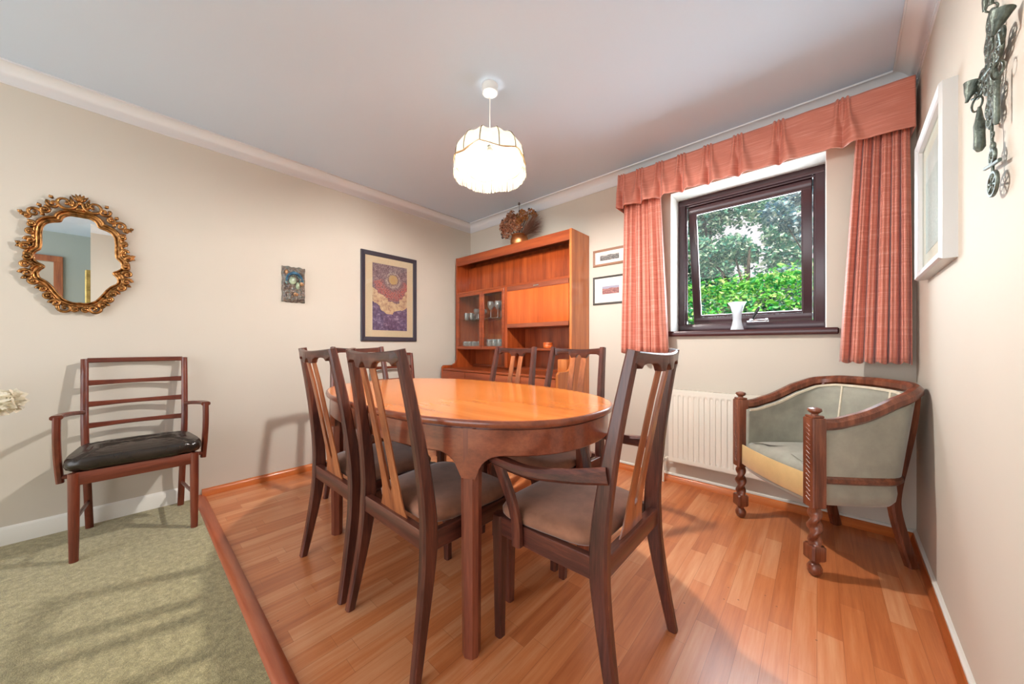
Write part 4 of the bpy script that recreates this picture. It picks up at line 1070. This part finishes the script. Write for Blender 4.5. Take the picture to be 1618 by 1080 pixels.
# outlines measured on the wall, across (y) and up (z) in metres from the mirror centre
inner = [(4,263),(-14,260),(-50,262),(-80,250),(-98,232),(-100,212),(-122,205),(-150,200),(-182,185),(-200,158),(-205,110),(-203,60),(-208,20),(-232,2),(-246,-20),(-246,-45),(-222,-66),(-190,-78),(-186,-92),(-208,-105),(-222,-130),(-216,-158),(-180,-176),(-150,-205),(-122,-245),(-88,-285),(-45,-303),(-12,-304),(0,-298),(12,-304),(45,-303),(88,-285),(122,-245),(150,-205),(180,-176),(216,-158),(222,-130),(208,-105),(186,-92),(190,-78),(222,-66),(246,-45),(246,-20),(232,2),(208,20),(203,60),(205,110),(200,158),(182,185),(150,200),(122,205),(100,212),(98,232),(80,250),(50,262),(14,260)]
SCY, SCZ = .175/330, .29/300
inn = [Vector((0, x*.152/246, z*.256/304)) for x, z in inner]
def resample_closed(P, n):
    L = [0]
    for a, b_ in zip(P, P[1:]+P[:1]): L.append(L[-1]+(b_-a).length)
    out = []; i = 0
    for k in range(n):
        s = L[-1]*k/n
        while L[i+1] < s: i += 1
        a = P[i]; b_ = P[(i+1) % len(P)]; out.append(a.lerp(b_, (s-L[i])/(L[i+1]-L[i])))
    return out
I_ = resample_closed(inn, 220)
for _ in range(2): I_ = [(I_[i-1]+I_[i]*2+I_[(i+1) % 220])/4 for i in range(220)]
def nrm(i):
    d_ = (I_[(i+3) % 220]-I_[i-3]).normalized(); n_ = Vector((0, d_.z, -d_.y))
    if n_.dot(I_[i]) < 0: n_ = -n_
    return n_
m = MB(); m.bm.faces.new([m.bm.verts.new((.008, p.y*1.02, p.z*1.02)) for p in I_]); m.build('mirror_glass', 'mirror', mr, smooth=0)
m = MB(); prof_ = [(-.004, .008), (-.002, .020), (.003, .024), (.007, .019), (.010, .014), (.018, .013), (.026, .020), (.031, .026), (.037, .024), (.041, .016), (.043, .002)]
prof_ = [(o_*.78, h_) for o_, h_ in prof_]
vs = []
NRM = [nrm(i) for i in range(220)]
for _ in range(6): NRM = [(NRM[i-1]+NRM[i]*2+NRM[(i+1) % 220]).normalized() for i in range(220)]
for i in range(220):
    n_ = NRM[i]; vs.append([m.bm.verts.new((h_, I_[i].y+n_.y*o_, I_[i].z+n_.z*o_)) for o_, h_ in prof_])
for i in range(220):
    a_, b_ = vs[i], vs[(i+1) % 220]
    for j in range(len(prof_)-1): m.bm.faces.new((a_[j], b_[j], b_[j+1], a_[j+1]))
m.build('gilt_frame', 'thick_gold', mr, smooth=180)
m = MB()
def scroll(cy, cz, r, a0, dirn, turns=1.2, th=.0085):
    P = []
    for k in range(22):
        t = k/21; rr_ = r*(1-.80*t); a = a0+dirn*2*PI*turns*t
        P.append((.024+.008*t, cy+rr_*math.cos(a), cz+rr_*math.sin(a)))
    m.tube(P, [th*(1-.45*k/21) for k in range(22)], 6); m.ball(P[-1], th*.95, 6)
def leaf(cy, cz, L, a, w=.015):
    P = [(.018, cy, cz), (.028, cy+.5*L*math.cos(a), cz+.5*L*math.sin(a)), (.020, cy+L*math.cos(a), cz+L*math.sin(a))]
    m.bar(P, [(w*.6, .008), (w*1.3, .010), (w*.3, .005)], (0, -math.sin(a), math.cos(a)), round_=True, n=8)
for s in (-1, 1):
    for cy, cz, r, a0, d_ in [(.050, .285, .036, PI*.9, 1), (.088, .268, .020, PI*.2, -1), (.118, .228, .017, PI*.5, 1), (.150, .203, .024, PI*1.1, -1), (.172, .180, .013, 0, 1), (.160, .140, .015, 1, 1), (.160, .100, .014, 2, -1), (.162, .055, .015, 0, 1), (.176, .020, .018, 2.4, -1), (.172, -.035, .017, 1, 1), (.176, -.075, .018, 3, -1), (.172, -.120, .020, 0, 1), (.150, -.158, .016, 1, -1), (.124, -.196, .016, 0, 1), (.104, -.232, .016, 2, -1), (.082, -.268, .018, 0, 1), (.050, -.290, .024, .5, -1), (.020, -.298, .013, 1, 1)]:
        scroll(s*cy*.985, cz*.985, r*1.12, a0 if s > 0 else PI-a0, d_*s)
    for cy, cz, L, a in [(.02, .262, .060, 1.35), (.015, .262, .045, .7), (.185, .030, .022, .5), (.185, .024, .020, -.4), (.168, -.135, .022, -.5), (.182, .19, .018, .6), (.128, .236, .02, 1.1), (.09, .292, .018, .9)]:
        leaf(s*cy, cz, L, a if s > 0 else PI-a)
for a in (.9, 1.25, PI/2, 1.9, 2.25): leaf(0, .295, .045, a, .014)
m.ball((.022, 0, .290), .010, 8); m.ball((.018, 0, .258), .012, 8, (1, 1.8, 1)); m.ball((.018, 0, -.275), .008, 8, (1, 2, 1))
m.build('carved_scrolls', 'thick_gold', mr, smooth=180)
m = MB(); m.box(0, .006, -.10, .10, -.16, .18); m.build('backing_board', 'dark', mr, smooth=0)

# ---------------------------------------------------------------- pictures
def framed(name, label, loc, rz, w_, h_, fw, depth, fmat, mmat, mw, artmat, glass=True, aw=None, ah=None, bottom=0):
    """local: hangs on plane x=0 facing +X, across y, up z, origin in the middle"""
    t = thing(name, label, 'picture', loc, rz)
    m = MB(); R_ = Matrix.Identity(4)
    rings = []
    for ox_, ins_ in [(0, 0), (depth*.8, 0), (depth, fw*.15), (depth*.85, fw*.55), (depth*.8, fw*.9), (depth*.5, fw), (0, fw)]:
        a, c_ = w_/2-ins_, h_/2-ins_; rings.append([(ox_, -a, -c_), (ox_, a, -c_), (ox_, a, c_), (ox_, -a, c_)])
    m.loft(rings, cap=False); m.build('frame', fmat, t, smooth=0)
    a, c_ = w_/2-fw*.9, h_/2-fw*.9
    m = MB(); m.box(0, depth*.42, -a, a, -c_, c_); m.build('mount', mmat, t, smooth=0)
    aw = aw or w_-2*fw-2*mw; ah = ah or h_-2*fw-2*mw
    m = MB(); m.box(depth*.40, depth*.45, -aw/2, aw/2, -ah/2, ah/2); m.build('print', artmat, t, smooth=0, loc=(0, 0, bottom))
    if glass:
        m = MB(); m.box(depth*.50, depth*.54, -a, a, -c_, c_); m.build('glass_pane', 'cab_glass', t, smooth=0)
    return t
framed('framed_picture', 'large dark framed abstract picture with a golden disc on the left wall', (XL, 1.652, 1.452), 0, .565, .822, .040, .022, 'frame_dk', 'mount', .055, 'art', True, .352, .62)
framed('framed_picture', 'small brown framed wide landscape print, upper of the two beside the left curtain', (-1.292, YB, 1.742), -PI/2, .30, .140, .020, .014, 'frame_br', 'mount_w', .02, 'print_a', False, .17, .052)
framed('framed_picture', 'dark framed moorland print, lower of the two beside the left curtain', (-1.282, YB, 1.465), -PI/2, .32, .236, .016, .014, 'frame_bl', 'mount_w', .06, 'print_b', False, .15, .066)
pt = framed('framed_picture', 'pale grey framed watercolour on the right wall beside the curtain', (xr(2.05), 2.05, 1.58), PI-math.atan(.0437), .55, .585, .038, .040, 'frame_si', 'mount_w', .06, 'print_c', True)
framed('framed_picture', 'gilt framed panel on the green return wall behind the camera, seen in the mirror', (.66, YE, 1.40), -PI/2, .50, 1.0, .06, .05, 'gold_frame', 'mount', .04, 'print_a', False)

# glazed relief plaque
pq = thing('relief_plaque', 'small lumpy glazed ceramic relief plaque between the mirror and the large picture', 'plaque', (XL, .845, 1.472))
def plq(u, v):
    y = lerp(-.078, .080, u); z = lerp(-.138, .138, v)
    y += .006*pnoise(Vector((v*7, 2, u*2))) ; z += .007*pnoise(Vector((u*6, 5, v)))
    e_ = min(1, 12*min(u, 1-u, v, 1-v)); r = math.hypot(y+.00, (z-.03))
    x = .020*e_**.5+.012*pnoise(Vector((y*38, z*38, 1)))*e_+.008*pnoise(Vector((y*95, z*95, 6)))*e_+(.010*math.exp(-((r-.048)/.010)**2) if z > -.01 else 0)*e_
    return (max(.001, x+.006), y, z)
m = MB(); m.grid(plq, 44, 70); m.box(0, .007, -.072, .074, -.132, .132); m.build('clay_slab', 'plaque', pq, smooth=180)
m = MB(); P = [(.036, .052*math.cos(a), .03+.056*math.sin(a)) for a in [PI*k/16*1.1-.15 for k in range(17)]]; m.tube(P, [.004+.008*math.sin(PI*k/16) for k in range(17)], 8); m.build('blue_arch', 'glaze_blue', pq, smooth=180)
m = MB()
for rr2 in (.040, .064):
    P = [(.034, rr2*.93*math.cos(a), .028+rr2*math.sin(a)+.003*math.sin(9*a)) for a in [PI*k/16*1.3-.4 for k in range(17)]]; m.tube(P, [.003+.002*math.sin(k*1.7) for k in range(17)], 6)
m.build('teal_rim', 'glaze_teal', pq, smooth=180)
m = MB(); m.ball((.032, -.012, .028), .026, 10, (.35, 1, 1.15)); m.ball((.034, .022, -.01), .018, 8, (.4, .8, 1.6)); m.build('pale_oval', 'glaze_pale', pq, smooth=180)
m = MB(); m.ball((.030, .050, .012), .017, 8, (.5, 1, 1.1)); m.ball((.028, -.052, .09), .012, 8, (.5, 1, 1.5)); m.ball((.028, .01, -.075), .014, 8, (.5, 1.2, 1)); m.build('amber_blobs', 'amber', pq, smooth=180)

# ---------------------------------------------------------------- metal hanging on the right wall
og = thing('metal_wall_hanging', 'green grey pierced metal hanging with cups and a wheel on the right wall', 'ornament', (xr(1.34), 1.335, 0), math.atan(-.0437)) 
# local: +Y along the wall away from camera, -X into the room
def wl(y, z, x=-.016): return (x, y, z)
def plate(mb, y, z, ry, rz__, x=-.016, spokes=6, th=.0028):
    P = [wl(y+ry*math.cos(a), z+rz__*math.sin(a), x) for a in [2*PI*k/18 for k in range(19)]]
    mb.bar(P, (.006, .008), (1, 0, 0), .3)
    for k in range(spokes):
        a = PI*k/spokes*2+.3; mb.tube([wl(y, z, x), wl(y+ry*math.cos(a), z+rz__*math.sin(a), x)], th, 5)
    mb.ball(wl(y, z, x), .006, 6)
m = MB()
PX = [(.009, 1.763), (.009, 1.736), (.025, 1.719), (.017, 1.694), (-.056, 1.679), (-.045, 1.661), (-.016, 1.656), (.032, 1.66), (.079, 1.665), (.114, 1.658), (.029, 1.624), (-.002, 1.584), (.017, 1.564), (.009, 1.536)]
for y, z, ry, rz__ in [(y_, z_, .026, .019) for y_, z_ in PX]:
    plate(m, y, z, ry, rz__)
m.bar([wl(.006, 1.785), wl(.008, 1.755)], (.022, .006), (0, 1, 0)); m.tube([wl(.012, 1.78), wl(.02, 1.70), wl(.022, 1.62), wl(.01, 1.51)], .004, 6); m.tube([wl(-.06, 1.69), wl(-.03, 1.66), wl(.0, 1.58)], .004, 6); m.tube([wl(.0, 1.65), wl(.07, 1.665), wl(.12, 1.655)], .004, 6)
m.build('pierced_plates', 'pewter', og)
m = MB(); MB_ = m
m.bar([wl(.05, 1.87), wl(.055, 1.845), wl(.06, 1.822)], [(.03, .006), (.024, .008), (.012, .006)], (0, 1, 0)); m.bar([wl(-.02, 1.85), wl(.0, 1.82), wl(.008, 1.80)], [(.02, .006), (.02, .008), (.010, .006)], (0, 1, 0)); m.build('top_mount', 'pewter', og)
m = MB(); Mr = Matrix.Translation((-.016, .006, 1.792)) @ Matrix.Rotation(PI/2, 4, 'X'); m.torus((0, 0, 0), .009, .0022, Mr); m.build('ring', 'pewter', og)
for y, z, sy in ((-.105, 1.698, -1), (.115, 1.668, 1)):
    A = Matrix.Translation((-.026, y, z)) @ Matrix.Rotation(.25, 4, 'Y')
    cu = MB().lathe([(.003, -.035), (.005, -.024), (.011, -.010), (.016, .008), (.018, .013), (.016, .013), (.010, -.008), (.001, -.018)], n=20, mat=A); 
    cu.tube([(-.026, y, z-.030), (-.018, y-sy*.03, z-.040), (-.016, y-sy*.06, z-.03)], .003, 6); cu.build('metal_cup', 'pewter', og, smooth=50)
for y, z in ((-.069, 1.606), (.091, 1.612)):
    m = MB(); m.torus((0, 0, 0), .017, .0022, Matrix.Translation((-.022, y, z)) @ Matrix.Rotation(PI/2+.4, 4, 'Y') @ Matrix.Rotation(.5, 4, 'X')); m.build('ring', 'pewter', og)
m = MB(); m.lathe([(.003, 1.494), (.005, 1.50), (.005, 1.575), (.0065, 1.585), (.005, 1.595), (.003, 1.61)], (-.02, -.052, 0), 10); m.build('metal_rod', 'pewter', og)
m = MB(); m.lathe([(.004, 1.488), (.009, 1.498), (.010, 1.555), (.006, 1.572), (.003, 1.60)], (-.02, .082, 0), 12, mod=lambda a, z: 1+.12*math.cos(8*a+z*600)); m.build('beaded_case', 'pewter', og)
m = MB(); m.tube([wl(.005, 1.53), wl(-.005, 1.39)], .003, 6); m.torus((0, 0, 0), .006, .002, Matrix.Translation((-.016, -.004, 1.49)) @ Matrix.Rotation(PI/2, 4, 'Y'))
m.ball(wl(-.004, 1.462), .010, 8, (.5, 1, 1.2)); plate(m, -.003, 1.440, .018, .016, spokes=4); m.bar([wl(-.055, 1.413), wl(-.0, 1.422), wl(.06, 1.434)], (.008, .006), (0, 0, 1)); m.build('rider_pendant', 'pewter', og)
m = MB(); plate(m, -.006, 1.376, .032, .026, spokes=8); m.build('wheel_pendant', 'pewter', og)

# ---------------------------------------------------------------- white flowers at the left edge
fv = thing('side_table', 'small white side table beside the left wall at the very left edge', 'table', (-2.78, -.62, .001))
m = MB(); m.lathe([(.15, .515), (.155, .52), (.155, .535), (.15, .54)], n=32); m.build('table_top', 'white', fv)
for k in range(3):
    a = 2*PI*k/3+.5; MB().bar([(.12*math.cos(a), .12*math.sin(a), 0), (.09*math.cos(a), .09*math.sin(a), .515)], (.02, .02), (0, 0, 1)).build('leg', 'white', fv)
va = MB().lathe([(.04, 0), (.055, .05), (.04, .12), (.028, .15), (.034, .165), (.028, .165), (.02, .15), (.001, .02)], n=24).build('white_vase', 'white', loc=(-2.78, -.60, .5415), smooth=50)
tag(va, 'white vase at the left picture edge holding cream flowers', 'vase')
bf = thing('flower_bunch', 'cream white ruffled flowers poking in at the left edge of the picture', 'flowers', (-2.78, -.60, .57))
m = MB()
for k, (dx, dy, dz) in enumerate([(.10, .235, .18), (.10, .13, .20), (-.02, .05, .24), (0, -.10, .2), (-.08, 0, .2)]):
    c = Vector((dx, dy, dz)); m.tube([(0, 0, 0), (dx*.3, dy*.3, dz*.6), tuple(c)], .003, 5)
    def pos(c=c):
        v = Vector((random.gauss(0, 1), random.gauss(0, 1), random.gauss(0, 1))).normalized()*.045*random.uniform(.5, 1); return c+v
    leaves('flower_head', 'petal_white', 110, pos, .045, bf, .9)
m.build('stems', 'lawn', bf)
